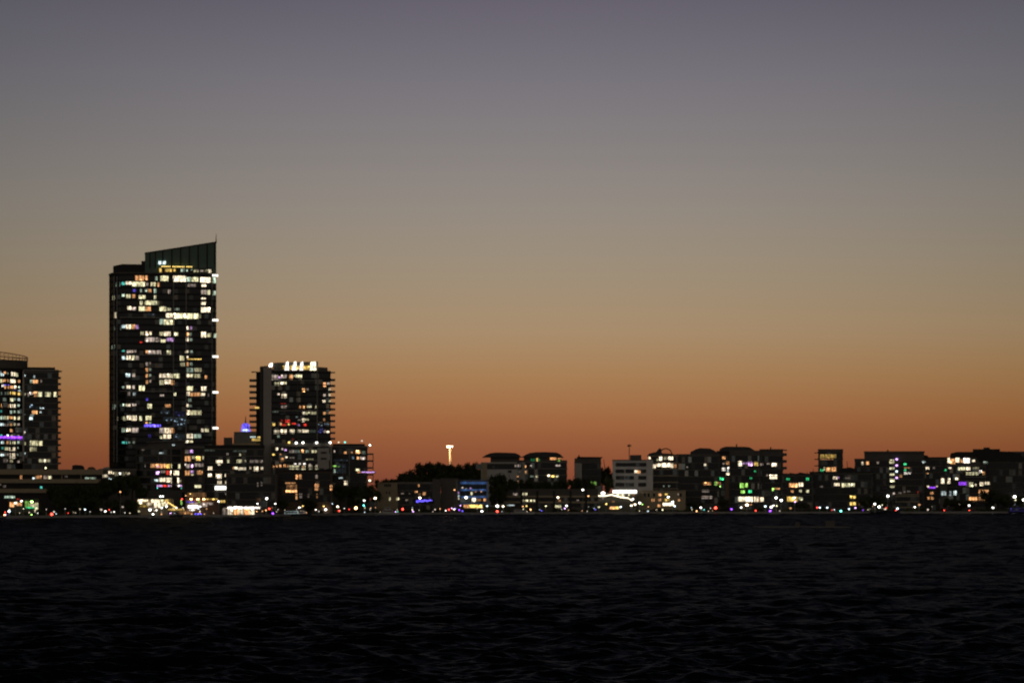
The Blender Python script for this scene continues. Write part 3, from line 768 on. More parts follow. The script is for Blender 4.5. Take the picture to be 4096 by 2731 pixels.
# --- long low building ------------------------------------------------------------
LL = Bld('long_building', 'long low two storey building with olive lit windows behind the foreshore shrubs', 2012, 2392, 1960, 44, 'dark', depth=16, roof='char', floor=(1985, 23, 2030), slab='beige', slabh=0.9)
for x in (2082, 2145, 2212, 2278, 2340):
    LL.box('column', x, 1962, x + 8, 2035, 'black', out=0.5, th=0.6)
LL.lit('D1', '930 900 970 945 y .6;975 900 1015 945 y .6;790 900 870 945 m .15;945 1005 975 1045 y .5;985 1005 1030 1050 y .75;1055 1005 1098 1045 y .75;1102 1005 1140 1045 y .6;1450 1090 1550 1140 y .5;690 1085 820 1108 c .5;1505 1010 1540 1045 o .3;1790 1010 1830 1030 m .3')
MH = Bld('plain_block', 'small pale block with one green-yellow window behind the long low building', 2335, 2412, 1948, 62, 'grey', depth=10, roof='grey')
MH.prism('upper_storey', [(2360, 1948), (2360, 1925), (2388, 1925), (2388, 1948)], 'char', -0.4, 6)
MH.box('window', 2362, 1926, 2384, 1940, None, out=0.7, th=0.2, mats=lit_mat('G', .35))
# --- white banded office -----------------------------------------------------------
WB = Bld('office_block', 'pale grey office with dark window bands and a single lit window', 2450, 2612, 1842, 60, 'white', depth=24, roof='char', roofh=0.6)
WB.prism('plant_room', [(2520, 1840), (2520, 1819), (2565, 1818), (2566, 1840)], 'char', 5, 14)
for y in (1850, 1876, 1902.5, 1930):
    for x0, x1 in ((2462, 2498), (2501, 2536), (2553, 2585)) if y > 1860 else ((2462, 2585),):
        WB.box('ribbon_window', x0, y, x1, y + 15, 'glass', out=0.12, th=0.2)
WB.box('side_fin', 2587, 1838, 2612, 1962, 'white', out=0.5, th=0.8)
WB.lit('E2', '1035 605 1080 665 w 1;1085 605 1140 670 o .7')
mst = thing('phone_mast', 'thin phone mast with a cluster head rising behind the pale grey office roof', 'mast', (wx(2517, 1640), 1640, GROUND))
MB().tube((wx(2517, 1640), 1640, GROUND), (wx(2517, 1640), 1640, wz(1776, 1640)), 0.35, 0.2).build('pole', MAT['brown'], mst)
mb = MB()
for k in range(3):
    t = k * 2 * PI / 3 + 0.3
    cx_, cy_ = wx(2517, 1640) + 0.8 * math.cos(t), 1640 + 0.8 * math.sin(t)
    mb.box(cx_ - 0.25, cx_ + 0.25, cy_ - 0.25, cy_ + 0.25, wz(1786, 1640), wz(1777, 1640))
mb.tube((wx(2517, 1640), 1640, wz(1784, 1640)), (wx(2517, 1640), 1640, wz(1782, 1640)), 1.3, 1.3, 8)
mb.build('antenna', MAT['brown'], mst)
# --- brightly lit pavilion top -----------------------------------------------------
PV = Bld('apartment_block', 'block with two brightly lit top floors under a small pitched roof', 2592, 2712, 1822, 66, 'dark', depth=18, roof='dark', floor=(1824, 26, 1965), slab='beige', glassmat='glass')
PV.prism('pitched_roof', [(2590, 1822), (2596, 1813), (2625, 1806), (2638, 1791), (2645, 1795), (2648, 1812), (2690, 1814), (2708, 1822)], 'redroof', 0, 10)
mb = MB()
for k in range(8):
    t0, t1 = PI * k / 8, PI * (k + 1) / 8
    f = lambda t: (wx(2663 - 24 * math.cos(t), PV.Y), PV.Y + 3, wz(1814 - 21 * math.sin(t), PV.Y))
    mb.tube(f(t0), f(t1), 0.35, 0.35, 5)
mb.build('arched_frame', MAT['brown'], PV.root)
PV.lit('E2', '1275 370 1320 420 w .9;1465 358 1520 450 w 1.3;1540 370 1600 430 y .25;1622 355 1712 440 w 1.2;1420 400 1460 450 y .3;1330 500 1408 580 w 1;1412 485 1510 552 w 1.1;1515 478 1660 562 w 1.4;1664 482 1710 575 w 1;1714 500 1770 570 o .3;1530 870 1560 900 a .2;1620 870 1650 900 a .2')
# --- beige low block ----------------------------------------------------------------
BL = Bld('beige_building', 'low beige block with orange rooms right of the festoon lights', 2556, 2742, 1964, 42, 'beige', depth=14, roof='beige', roofh=0.4)
BL.lit('E2', '1450 1010 1505 1060 o .8;1560 1010 1630 1050 d .5;1330 1100 1390 1160 o .35;1450 1100 1505 1150 o .5;1560 1100 1650 1150 d .5;1440 1200 1490 1250 o .7;1530 1172 1725 1232 w 1.4;1790 1110 1825 1150 o .6;1785 1010 1810 1045 m .2')
for x in (2575, 2590, 2612, 2660, 2718):
    BL.box('window', x, 1972, x + 9, 1986, 'glass', out=0.15, th=0.25)
# --- festoon restaurant ------------------------------------------------------------
FR = Bld('restaurant_pavilion', 'restaurant hung with a rope of festoon lights and a bright white lit fascia', 2394, 2554, 1972, 40, 'dark', depth=12, roof='char', roofh=0.3)
FR.box('lit_fascia', 2451, 1959, 2547, 1972, None, out=0.8, th=0.8, mats=lamp_mat('k', 2.5))
FR.lit('E2', '700 1012 800 1070 y .4;810 1010 870 1075 w .9;925 1020 960 1060 y .2;1000 1020 1040 1060 o .3;600 1237 690 1290 o 1.1;692 1237 770 1290 d 1.2;480 1090 500 1110 m .4;640 1140 690 1170 o .3')
mb = MB(); pts = [(2388, 1982), (2418, 1983), (2447, 1978), (2480, 1987), (2513, 1991), (2524, 1998), (2531, 2002)]
for i in range(len(pts) - 1):
    n = max(2, int(abs(pts[i + 1][0] - pts[i][0]) / 4.5))
    for k in range(n):
        s = k / n
        x = pts[i][0] + (pts[i + 1][0] - pts[i][0]) * s; y = pts[i][1] + (pts[i + 1][1] - pts[i][1]) * s
        mb.ball((wx(x, FR.Y - 3), FR.Y - 3, wz(y, FR.Y - 3)), 0.36, 0.36, 0.36, 6, 4)
mb.build('festoon_light', lamp_mat('w', 3.0), FR.root)
mb = MB()
for i in range(len(pts) - 1):
    mb.tube((wx(pts[i][0], FR.Y - 3), FR.Y - 3, wz(pts[i][1] - 1, FR.Y - 3)), (wx(pts[i + 1][0], FR.Y - 3), FR.Y - 3, wz(pts[i + 1][1] - 1, FR.Y - 3)), 0.08, 0.08, 4)
mb.build('festoon_cable', MAT['black'], FR.root)
FR.lamp('E2', 490, 1010, 'k', 5, 1.1, 'entrance_lamp')
# --- right hand apartments ---------------------------------------------------------
RA = Bld('apartment_block', 'dark apartment block with twin curved roof humps and a green lit balcony', 2706, 2878, 1820, 62, 'dark', depth=22, roof='char', floor=(1824, 27.3, 2010), slab='char', glassmat='glassdim')
RA.prism('vault_roof', [(2760, 1816), (2762, 1806), (2785, 1795), (2800, 1791), (2838, 1792), (2856, 1800), (2872, 1812), (2872, 1816)], 'redroof', 1, 14)
RA.lit('F3', '190 540 230 570 m .2;500 490 545 540 w .5;490 815 630 870 o .6;460 1050 650 1110 m .25;470 940 600 1000 m .15;685 800 732 880 G .5;735 815 760 860 o .6')
RA.box('brick_fin', 2900, 1905, 2916, 1995, 'brown', out=-1, th=3)
RB = Bld('apartment_block', 'dark slim block with white and orange upper windows behind the green lit balcony', 2868, 2926, 1807, 66, 'dark', depth=18, roof='char', floor=(1822, 27.2, 1990), slab='char')
RB.lit('F3', '820 362 880 418 o .45;890 455 965 515 o .65;830 470 880 510 m .1;730 555 780 630 k .7;810 560 880 625 k .85;905 550 965 600 k 1.1;900 602 940 640 c .4;890 650 960 695 w .95;725 732 850 785 g .6;765 815 795 860 o .6;735 868 800 905 G .5')
RC = Bld('apartment_block', 'widest dark apartment block with yellow-green windows and a bright lit ground floor', 2918, 3040, 1806, 60, 'dark', depth=22, roof='char', floor=(1820, 27.4, 2015), slab='char', glassmat='glassdim')
RC.prism('vault_roof', [(2877, 1806), (2879, 1795), (2892, 1788), (2905, 1785), (2985, 1786), (3000, 1789), (3018, 1800), (3018, 1806)], 'redroof', 0, 15)
RC.prism('finial', [(2944, 1786), (2943, 1776), (2947, 1774), (2949, 1778), (2948, 1786)], 'brown', 5, 6)
RC.lit('F3', '1100 440 1175 545 w 1.15;1180 455 1265 510 p .35;1270 450 1355 540 p .9;1375 450 1450 540 d .5;1470 480 1475 530 m .2;1375 612 1415 645 g .4;1300 730 1345 765 g .5;1130 825 1200 925 G .75;1205 825 1270 915 G .75;1145 950 1220 1015 G .85;1275 950 1340 1010 g .75;1100 1060 1215 1160 w 1;1220 1060 1360 1165 w 1.4;1375 1060 1460 1165 w .8;1462 1060 1472 1160 o .8;1220 1190 1340 1225 o .5')
RD = Bld('apartment_block', 'dark end block with side balconies and a thin flat roof overhang before the skyline gap', 3039, 3132, 1800, 60, 'dark', depth=22, roof='char', floor=(1822, 27.4, 2000), slab='char')
RD.prism('roof_overhang', [(3040, 1800), (3044, 1796), (3148, 1798), (3148, 1801)], 'brown', -0.5, 10)
RD.prism('finial', [(3081, 1797), (3080, 1787), (3084, 1786), (3086, 1790), (3085, 1797)], 'brown', 5, 6)
RD.balconies(3131, 3147, 1817, 27, 1910, h=11, y0=1, y1=7)
RD.lit('F3', '1480 480 1540 530 m .2;1482 1065 1550 1165 w .85;1590 680 1640 720 m .3;1650 680 1785 770 w 1;1680 480 1775 550 w .85;1600 480 1650 510 m .25;1690 910 1728 975 G .6;1730 915 1835 945 o .8')
LR = Bld('row_building', 'low building with orange and cream lit rooms under a dark roofline in the skyline gap', 3127, 3252, 1898, 48, 'dark', depth=14, roof='black', floor=(1902, 26, 2015), slab='char')
LR.lit('G4', '170 650 230 690 g .35;470 645 520 695 g .8;215 725 345 800 o .8;358 710 435 790 w 1.05;240 835 290 880 o .5;365 830 410 875 y .4;470 835 520 880 y .6;185 932 350 1020 d .7;360 940 425 1000 y .3')
LR.prism('roof_clutter', [(3150, 1898), (3160, 1890), (3185, 1894), (3200, 1888), (3230, 1893), (3244, 1898)], 'black', 3, 8)
GT = Bld('apartment_block', 'small square tower standing alone in the skyline gap with left balconies', 3273, 3371, 1800, 80, 'dark', depth=18, roof='char', floor=(1806, 27.5, 1960), slab='char', cat='tower')
GT.balconies(3258, 3274, 1810, 26, 1870, h=3.5, y0=1, y1=6, mat='brown')
GT.lit('G4', '690 285 760 360 d .2;765 285 940 355 d .22;690 360 895 375 o .3;690 515 740 555 g .5;742 480 772 545 y .4;780 485 860 560 o .5;865 480 935 560 o .55')
MB2 = Bld('apartment_block', 'broad dark block with a lit upper row in front of the lone square tower', 3240, 3490, 1890, 52, 'dark', depth=18, roof='black', floor=(1896, 27, 2030), slab='dark')
MB2.lit('G4', '885 625 955 680 w .9;960 630 985 670 p .3;900 725 990 780 w .8;1020 725 1085 800 y .6;1090 725 1150 795 y .7;1155 725 1220 790 y .45;1145 920 1188 970 d .7;1192 920 1235 970 d .7;1140 1015 1188 1075 d .9;1192 1015 1240 1075 d .9;1050 640 1150 670 m .06;1270 1030 1310 1070 o .1;690 770 740 800 m .08')
MB2.prism('roof_clutter', [(3360, 1890), (3365, 1872), (3400, 1868), (3425, 1874), (3426, 1890)], 'black', 4, 12)
SR = Bld('apartment_block', 'dark block with a column of lit stair windows and small violet lamps', 3420, 3695, 1838, 62, 'dark', depth=22, roof='dark', floor=(1842, 25, 2020), slab='char')
SR.prism('penthouse', [(3458, 1838), (3458, 1809), (3695, 1809), (3695, 1838)], 'dark', -0.2, 16)
SR.prism('roof', [(3456, 1809), (3456, 1804), (3697, 1804), (3697, 1809)], 'char', -0.8, 17)
SR.prism('finial', [(3547, 1804), (3549, 1797), (3553, 1797), (3555, 1804)], 'brown', 6, 7)
SR.lit('G4', '1370 292 1460 345 w .5;1490 292 1560 345 o .6;1590 292 1655 350 w 1.05;1440 348 1550 362 y .3;1325 400 1360 460 w .6;1390 395 1445 455 o .8;1560 400 1590 440 m .3;1745 305 1825 440 y .55;1745 475 1830 530 y .5;1750 570 1830 620 y .5;1755 660 1830 720 y .6;1755 760 1830 805 y .35;1800 865 1835 905 m .3')
SR.lit('K5', '240 425 290 460 g .75;245 515 290 550 g .4;250 480 350 510 o .3;245 562 300 600 k 1;310 565 355 595 k .85;180 595 225 650 o .2;525 385 555 425 c .6')
for y in (367, 462, 552, 650):
    SR.lamp('G4', 1863, y, 'p' if y != 552 else 'c', 2.2, 0.75, 'stair_lamp')
OB = Bld('apartment_block', 'dark block with pairs of small orange windows and a violet lit balcony', 3696, 3790, 1832, 60, 'dark', depth=20, roof='black', floor=(1838, 25.5, 2020), slab='char')
OB.lit('K5', '585 480 645 525 w .85;595 565 630 595 o .6;600 765 640 800 w .6;630 785 735 815 v .8;740 765 770 795 w .5;650 850 705 910 o .5;610 940 655 985 o .6;660 940 705 985 o .6;565 395 585 420 c .6;690 480 730 520 m .06;865 515 900 550 g .6')
OB.prism('roof_step', [(3696, 1832), (3698, 1818), (3712, 1822), (3715, 1832)], 'black', 1, 8)
OG = Bld('row_building', 'low grey frame building below the dark block with stair windows', 3582, 3675, 1978, 40, 'char', depth=10, roof='beige', roofh=0.5, floor=(1984, 22, 2030), slab='beige')
OG.lit('K5', '160 870 220 895 m .15;245 855 275 880 m .2;300 845 350 875 m .12;455 850 480 885 r .2')
TR = Bld('terraced_apartments', 'stepped terrace apartments with the brightest white top floor near the right edge', 3786, 3942, 1862, 54, 'dark', depth=20, roof='dark', floor=(1866, 27, 2020), slab='char', glassmat='glassdim')
TR.prism('upper_terrace', [(3782, 1862), (3784, 1828), (3905, 1828), (3925, 1862)], 'dark', 0, 14)
TR.prism('terrace_roof', [(3800, 1828), (3803, 1812), (3828, 1806), (3895, 1806), (3895, 1828)], 'black', 3, 16)
for y, x0, x1 in ((1859, 3784, 3905), (1884, 3840, 3925), (1905, 3860, 3945)):
    TR.box('terrace_slab', x0, y, x1, y + 4, 'grey', out=1.2, th=2)
TR.lit('K5', '895 338 960 430 w 1.2;962 352 1038 448 o .7;1040 338 1103 420 w 1.4;1105 362 1158 420 o .65;1160 342 1260 430 k 1.6;1290 372 1340 410 w .8;930 472 985 515 w .7;1080 477 1200 540 y .75;1205 472 1270 540 w .95;1300 475 1400 520 y .2;1195 558 1390 612 y .42;1395 535 1445 575 k 1.3;1447 552 1490 610 o .4;915 650 965 745 w 1.05;1035 645 1085 690 w .95;1090 707 1210 770 v .8;1240 712 1310 795 y .42;1330 740 1360 780 w .5;1405 712 1470 780 w .7;1480 708 1560 760 w .6;1390 827 1540 910 o .55;1545 827 1495 910 o .4;1240 937 1370 1012 o .75;1380 937 1500 1012 o .2;1510 970 1495 1012 w .5;950 845 980 930 c .3;1010 842 1060 920 c .8;1090 1040 1160 1095 w .5')
TS = Bld('row_building', 'slim grey lit block on the left of the stepped terrace apartments', 3760, 3788, 1905, 50, 'char', depth=10, roof='dark')
TS.lit('K5', '810 655 812 700 w .3;815 650 870 745 w .95;820 847 900 925 c .35')
DR = Bld('apartment_block', 'large unlit dark block with a stepped roof at the right edge of the skyline', 3893, 4180, 1805, 82, 'dark', depth=26, roof=None, floor=(1822, 27, 2020), slab='char')
DR.prism('stepped_roof', [(3893, 1805), (3893, 1795), (4000, 1795), (4000, 1804), (4055, 1806), (4062, 1812), (4080, 1812), (4090, 1830), (4180, 1838), (4180, 1845), (3893, 1845)], 'black', -0.5, 18)
DR.lit('K5', '1460 290 1530 380 a .12;1465 388 1540 430 a .5;1440 470 1480 500 a .05')
DR.box('roof_vent', 3935, 1788, 3960, 1796, 'black', out=-4, th=3)

for b in BUILDINGS:
    b.flush()

# blue-lit bands of the office are washed by real blue lamps under each band
for y in (1931, 1959, 1987):
    for x in (1860, 1894, 1928):
        ld = bpy.data.lights.new('band_lamp', 'POINT'); ld.color = (0.3, 0.55, 1.0); ld.energy = 38; ld.shadow_soft_size = 0.3
        lo = bpy.data.objects.new('band_lamp', ld); COL.objects.link(lo)
        lo.parent = BO.root
        lo.location = Vector((wx(x, BO.Y), BO.Y - 2.2, wz(y, BO.Y))) - BO.root.location

# blue neon script sign (unreadable handwriting in the photograph)
sg = thing('neon_sign', 'blue neon handwritten script sign on the low dark office', 'sign', (wx(1697, LO.Y), LO.Y - 0.9, wz(2002, LO.Y)))
mb = MB(); prev = None
for k in range(150):
    t = k / 149
    x = 1664 + 62 * t + 2.6 * math.sin(t * 52)
    y = 2003 - 3.5 * t + (4.2 - 2.4 * t) * math.cos(t * 52) + 1.4 * math.sin(t * 19)
    p = (wx(x, LO.Y), LO.Y - 0.9, wz(y, LO.Y))
    if prev:
        mb.tube(prev, p, 0.17, 0.17, 5)
    prev = p
mb.build('neon_tube', lamp_mat('b', 2.2), sg)
MB().box(wx(1658, LO.Y), wx(1736, LO.Y), LO.Y - 0.7, LO.Y - 0.55, wz(2012, LO.Y), wz(1993, LO.Y)).build('backing_panel', MAT['black'], sg)

# flood mast on the rise
FM = thing('flood_mast', 'golden flood lit mast with bright head above the wooded rise', 'mast', (wx(1799.5, 1680), 1680, 6))
MB().tube((wx(1799.5, 1680), 1680, 6), (wx(1799.5, 1680), 1680, wz(1788, 1680)), 0.62, 0.55, 12).build('pole', MAT['pale'], FM)
MB().box(wx(1789, 1680), wx(1811, 1680), 1678.6, 1681.4, wz(1787, 1680), wz(1782, 1680)).build('head_frame', MAT['steel'], FM)
MB().box(wx(1787, 1680), wx(1804, 1680), 1677.8, 1678.5, wz(1790, 1680), wz(1782, 1680)).build('flood_lamp', lamp_mat('w', 4), FM)
MB().ball((wx(1809, 1680), 1678, wz(1785, 1680)), 0.6, 0.4, 0.6).build('flood_lamp', lamp_mat('w', 3), FM)
for dz, e in ((2.0, 700), (6.5, 500)):
    ld = bpy.data.lights.new('mast_lamp', 'POINT'); ld.color = (1.0, 0.62, 0.26); ld.energy = e * 3.4; ld.shadow_soft_size = 0.3
    lo = bpy.data.objects.new('mast_lamp', ld); COL.objects.link(lo); lo.parent = FM
    lo.location = Vector((wx(1799.5, 1680), 1676.6, wz(1786, 1680) - dz)) - FM.location

# ------------------------------------------------------------------ riverside venues
Yr = shore(620) + 20
RV = thing('restaurant_pavilion', 'yellow lit riverside restaurant with a sloping lamp lined stair', 'restaurant', (wx(630, Yr), Yr, GROUND))


def rbox(root, Y, name, crop, x0, y0, x1, y1, mat, yo=0.0, th=0.3):
    a, b = cp(crop, x0, y0); c, d = cp(crop, x1, y1)
    return MB().box(wx(a, Y), wx(c, Y), Y + yo, Y + yo + th, wz(d, Y), wz(b, Y)).build(name, mat, root)


MB().box(wx(548, Yr), wx(682, Yr), Yr + 0.5, Yr + 12, GROUND, wz(1995, Yr)).build('wall', MAT['beige'], RV)
rbox(RV, Yr, 'roof', 'R1', 60, 205, 900, 232, MAT['char'], -1.5, 14)
rbox(RV, Yr, 'lit_fascia', 'R1', 85, 240, 335, 290, lit_mat('w', 1.5), -0.4)
rbox(RV, Yr, 'lit_fascia', 'R1', 430, 240, 640, 318, lit_mat('w', 1.5), -0.4)
rbox(RV, Yr, 'window', 'R1', 650, 240, 752, 290, lit_mat('y', 1), 0.2)
rbox(RV, Yr, 'window', 'R1', 775, 238, 885, 295, lit_mat('d', .6), 0.2)
rbox(RV, Yr, 'window', 'R1', 90, 300, 180, 355, lit_mat('y', .6), 0.2)
rbox(RV, Yr, 'window', 'R1', 300, 320, 420, 390, lit_mat('w', .55), 0.2)
rbox(RV, Yr, 'window', 'R1', 500, 325, 660, 455, lit_mat('w', .85), 0.2)
rbox(RV, Yr, 'window', 'R1', 680, 310, 760, 420, lit_mat('y', .6), 0.2)
rbox(RV, Yr, 'window', 'R1', 770, 305, 850, 400, lit_mat('w', .7), 0.2)
rbox(RV, Yr, 'window', 'R1', 130, 390, 360, 440, lit_mat('d', .18), 0.2)
a0 = cp('R1', 860, 315); a1 = cp('R1', 1085, 455)
mb = MB()
for k in range(9):
    s = k / 8
    mb.ball((wx(a0[0] + (a1[0] - a0[0]) * s, Yr - 2), Yr - 2, wz(a0[1] + (a1[1] - a0[1]) * s, Yr - 2)), 0.26, 0.26, 0.26, 6, 4)
mb.build('stair_light', lamp_mat('d', 2.5), RV)
MB().prism_y([(wx(a, Yr), wz(b, Yr)) for a, b in ((672, 2008), (706, 2030), (706, 2046), (672, 2046))], Yr - 1.4, Yr + 4).build('stair', MAT['timber'], RV)
rbox(RV, Yr, 'bar_counter', 'R1', 880, 480, 1300, 520, lit_mat('d', .55), -2.0)
for x0, y0, x1, y1, m in ((350, 430, 480, 500, 'm'),):
    rbox(RV, Yr, 'window', 'R1', x0, y0, x1, y1, lit_mat(m, .2), 0.2)

Yf = shore(800) + 22
FT = thing('ferry_terminal', 'riverside terminal with three orange lamps and a glaring white sign box', 'terminal', (wx(805, Yf), Yf, GROUND))
MB().box(wx(742, Yf), wx(872, Yf), Yf + 0.5, Yf + 12, GROUND, wz(1993, Yf)).build('wall', MAT['brown'], FT)
rbox(FT, Yf, 'roof', 'R1', 1310, 196, 2180, 212, MAT['char'], -2.2, 13)
for x in (1465, 1640, 1800):
    q = cp('R1', x, 230)
    MB().ball((wx(q[0], Yf - 1.2), Yf - 1.2, wz(q[1], Yf)), 0.62, 0.62, 0.5).build('pendant_lamp', lamp_mat('o', 9), FT)
rbox(FT, Yf, 'awning', 'R1', 1350, 285, 1560, 320, lit_mat('b', .5), -1.6, 1.4)
rbox(FT, Yf, 'sign_box', 'R1', 1390, 390, 1655, 468, lamp_mat('k', 2.5), -1.0, 0.6)
rbox(FT, Yf, 'window', 'R1', 1860, 215, 2160, 245, lit_mat('d', .5), 0.2)
rbox(FT, Yf, 'window', 'R1', 1420, 325, 1640, 380, lit_mat('m', .35), 0.2)
rbox(FT, Yf, 'window', 'R1', 1700, 320, 2030, 380, lit_mat('m', .3), 0.2)
rbox(FT, Yf, 'window', 'R1', 1740, 385, 1880, 430, lit_mat('m', .3), 0.2)
rbox(FT, Yf, 'window', 'R1', 1420, 490, 1570, 535, lit_mat('k', .7), -0.4)
rbox(FT, Yf, 'window', 'R1', 1150, 540, 1540, 620, lit_mat('o', .16), -1.2)
rbox(FT, Yf, 'window', 'R1', 1350, 60, 1850, 180, lit_mat('o', .07), 1.2)
rbox(FT, Yf, 'window', 'R1', 2230, 260, 2350, 320, lit_mat('d', .5), 0.2)
for x, c in ((1230, 'G'), (1675, 'G')):
    rbox(FT, Yf, 'lit_pillar', 'R1', x - 24, 255, x + 24, 375 if x < 1300 else 330, lit_mat('G', .35), -2.0, 0.6)

Ym = shore(975) + 9
MQ = thing('marquee', 'long white marquee with a glaring strip of lights along its eaves at the water', 'marquee', (wx(975, Ym), Ym, GROUND))
segs = 6
mx0, mx1 = 911, 1041
for k in range(segs):
    a = mx0 + (mx1 - mx0) * k / segs; b = mx0 + (mx1 - mx0) * (k + 1) / segs
    pts_ = [(a, 2026.5), ((a + b) / 2, 2022), (b, 2026.5), (b, 2034), (a, 2034)]
    MB().prism_y([(wx(p, Ym), wz(q, Ym)) for p, q in pts_], Ym - 0.6, Ym + 8).build('roof_bay', MAT['canvas'], MQ)
    MB().box(wx(a + 0.4, Ym), wx(b - 0.4, Ym), Ym - 0.9, Ym - 0.65, wz(2033.5, Ym), wz(2026.5, Ym)).build('eave_lamp', lit_mat('k', 1.7), MQ)
    if k < 5:
        MB().box(wx(a + 0.6, Ym), wx(b - 0.6, Ym), Ym, Ym + 0.2, GROUND + 0.1, wz(2034.5, Ym)).build('side_panel', lit_mat('o', .75) if k % 2 else lit_mat('w', .6), MQ)  # fabric lit by lamps inside, its glow put into the panel's emission
MB().prism_y([(wx(p, Ym), wz(q, Ym)) for p, q in ((888, 2066), (888, 2034), (896, 2030), (906, 2036), (906, 2066))], Ym, Ym + 6).build('side_tent', lit_mat('m', .16), MQ)  # lamplit canvas, the glow put into its own emission

# far-left kiosks
Yk = shore(60) + 22
for nm, lab, crop, x0, x1, y0, y1, wl in (
    ('kiosk', 'small warm lit riverside kiosk at the far left', 'P1', 140, 380, 590, 720, (('o', .8, 165, 620, 240, 700), ('w', 1, 245, 615, 285, 660), ('o', .6, 285, 630, 370, 680), ('r', .2, 280, 560, 335, 590))),
    ('kiosk', 'green floodlit riverside kiosk under the beige podium', 'P1', 400, 650, 575, 745, (('G', .25, 420, 600, 490, 700), ('y', .45, 500, 640, 575, 700), ('g', .5, 430, 700, 600, 722), ('y', .35, 580, 630, 640, 740)))):
    a, b = cp(crop, x0, y0); c, d = cp(crop, x1, y1)
    K = thing(nm, lab, 'kiosk', (wx((a + c) / 2, Yk), Yk, GROUND))
    MB().box(wx(a, Yk), wx(c, Yk), Yk, Yk + 6, GROUND, wz(b, Yk)).build('wall', MAT['char'], K)
    MB().box(wx(a - 3, Yk), wx(c + 3, Yk), Yk - 1.2, Yk + 6.4, wz(b, Yk), wz(b - 3, Yk)).build('roof', MAT['dark'], K)
    for code, br, u0, v0, u1, v1 in wl:
        rbox(K, Yk, 'window', crop, u0, v0, u1, v1, lit_mat(code, br), -0.15, 0.2)

# ------------------------------------------------------------------ lamps, signals, cars along the foreshore
CNAME = {'k': 'white', 'w': 'warm white', 'y': 'yellow', 'o': 'orange', 'd': 'amber', 'c': 'cool white', 'b': 'blue', 'v': 'violet', 'p': 'purple', 'r': 'red', 'g': 'green', 'G': 'lime', 't': 'teal', 'm': 'dim pinkish'}


def street_lamp(px, py, code, b, label, r=0.55, Y=None):
    Y = Y or shore(px) + 7
    x, z = wx(px, Y), wz(py, Y)
    o = thing('street_lamp', label, 'street lamp', (x, Y, GROUND), 'street lamps along the foreshore')
    MB().tube((x, Y + 0.6, GROUND), (x, Y + 0.6, z + 0.35), 0.11, 0.06, 6).build('pole', MAT['steel'], o)
    MB().tube((x, Y + 0.6, z + 0.35), (x, Y, z + r * 0.8), 0.05, 0.05, 5).build('arm', MAT['steel'], o)
    MB().ball((x, Y, z), r, r, r * 0.75, 10, 6).build('lamp_head', lamp_mat(code, b), o, smooth=True)
    return o


def signal(px, py, code, b, label, r=0.5, Y=None):
    Y = Y or shore(px) + 9
    x, z = wx(px, Y), wz(py, Y)
    o = thing('traffic_light', label, 'traffic light', (x, Y, GROUND), 'traffic signals behind the foreshore')
    MB().tube((x, Y + 0.3, GROUND), (x, Y + 0.3, z + 1.0), 0.09, 0.08, 6).build('pole', MAT['black'], o)
    MB().box(x - 0.35, x + 0.35, Y + 0.02, Y + 0.25, z - 0.9, z + 0.9).build('housing', MAT['black'], o)
    MB().ball((x, Y - 0.1, z), r, 0.3, r, 10, 6).build('lens', lamp_mat(code, b), o, smooth=True)
    return o


def bollard(px, py, code, b, label, r=0.42, Y=None, base=None):
    Y = Y or shore(px) + 2.5
    x, z = wx(px, Y), max(wz(py, Y), GROUND + 0.5)
    o = thing('bollard_light', label, 'bollard light', (x, Y, GROUND), 'low lights along the river wall')
    MB().tube((x, Y, GROUND), (x, Y, z - r * 0.6), 0.14, 0.14, 6).build('post', MAT['steel'], o)
    MB().ball((x, Y, z), r, r, r * 0.8, 8, 6).build('lamp_head', lamp_mat(code, b), o, smooth=True)
    return o


def car(px, code, label, head=False, Y=None):
    Y = Y or shore(px) + 6
    x = wx(px, Y); g = GROUND
    o = thing('parked_car', label, 'car', (x, Y, g), 'cars along the foreshore drive')
    prof = [(-2.2, .35), (-2.2, .85), (-1.35, 1.0), (-.8, 1.45), (.7, 1.48), (1.45, 1.05), (2.15, .9), (2.25, .35)]
    MB().prism_y([(x + a, g + c) for a, c in prof], Y, Y + 1.75).build('body', MAT['carpaint'], o)
    MB().prism_y([(x + a, g + c) for a, c in ((-1.2, 1.02), (-.75, 1.4), (.65, 1.42), (1.25, 1.05))], Y - 0.03, Y + 1.78).build('window', MAT['glass'], o)
    for dx in (-1.35, 1.35):
        for dy in (-0.04, 1.6):
            wh = MB().tube((x + dx, Y + dy, g + .33), (x + dx, Y + dy + .2, g + .33), .33, .33, 10).build('wheel', MAT['rubber'], o)
            MB().tube((x + dx, Y + dy - .02, g + .33), (x + dx, Y + dy + .22, g + .33), .2, .2, 8).build('rim', MAT['steel'], wh)
    for dy in (0.25, 1.5):
        MB().ball((x - 2.2, Y + dy, g + .8), .3, .24, .26, 8, 5).build('headlight' if head else 'tail_light', lamp_mat(code, 6), o)
    return o


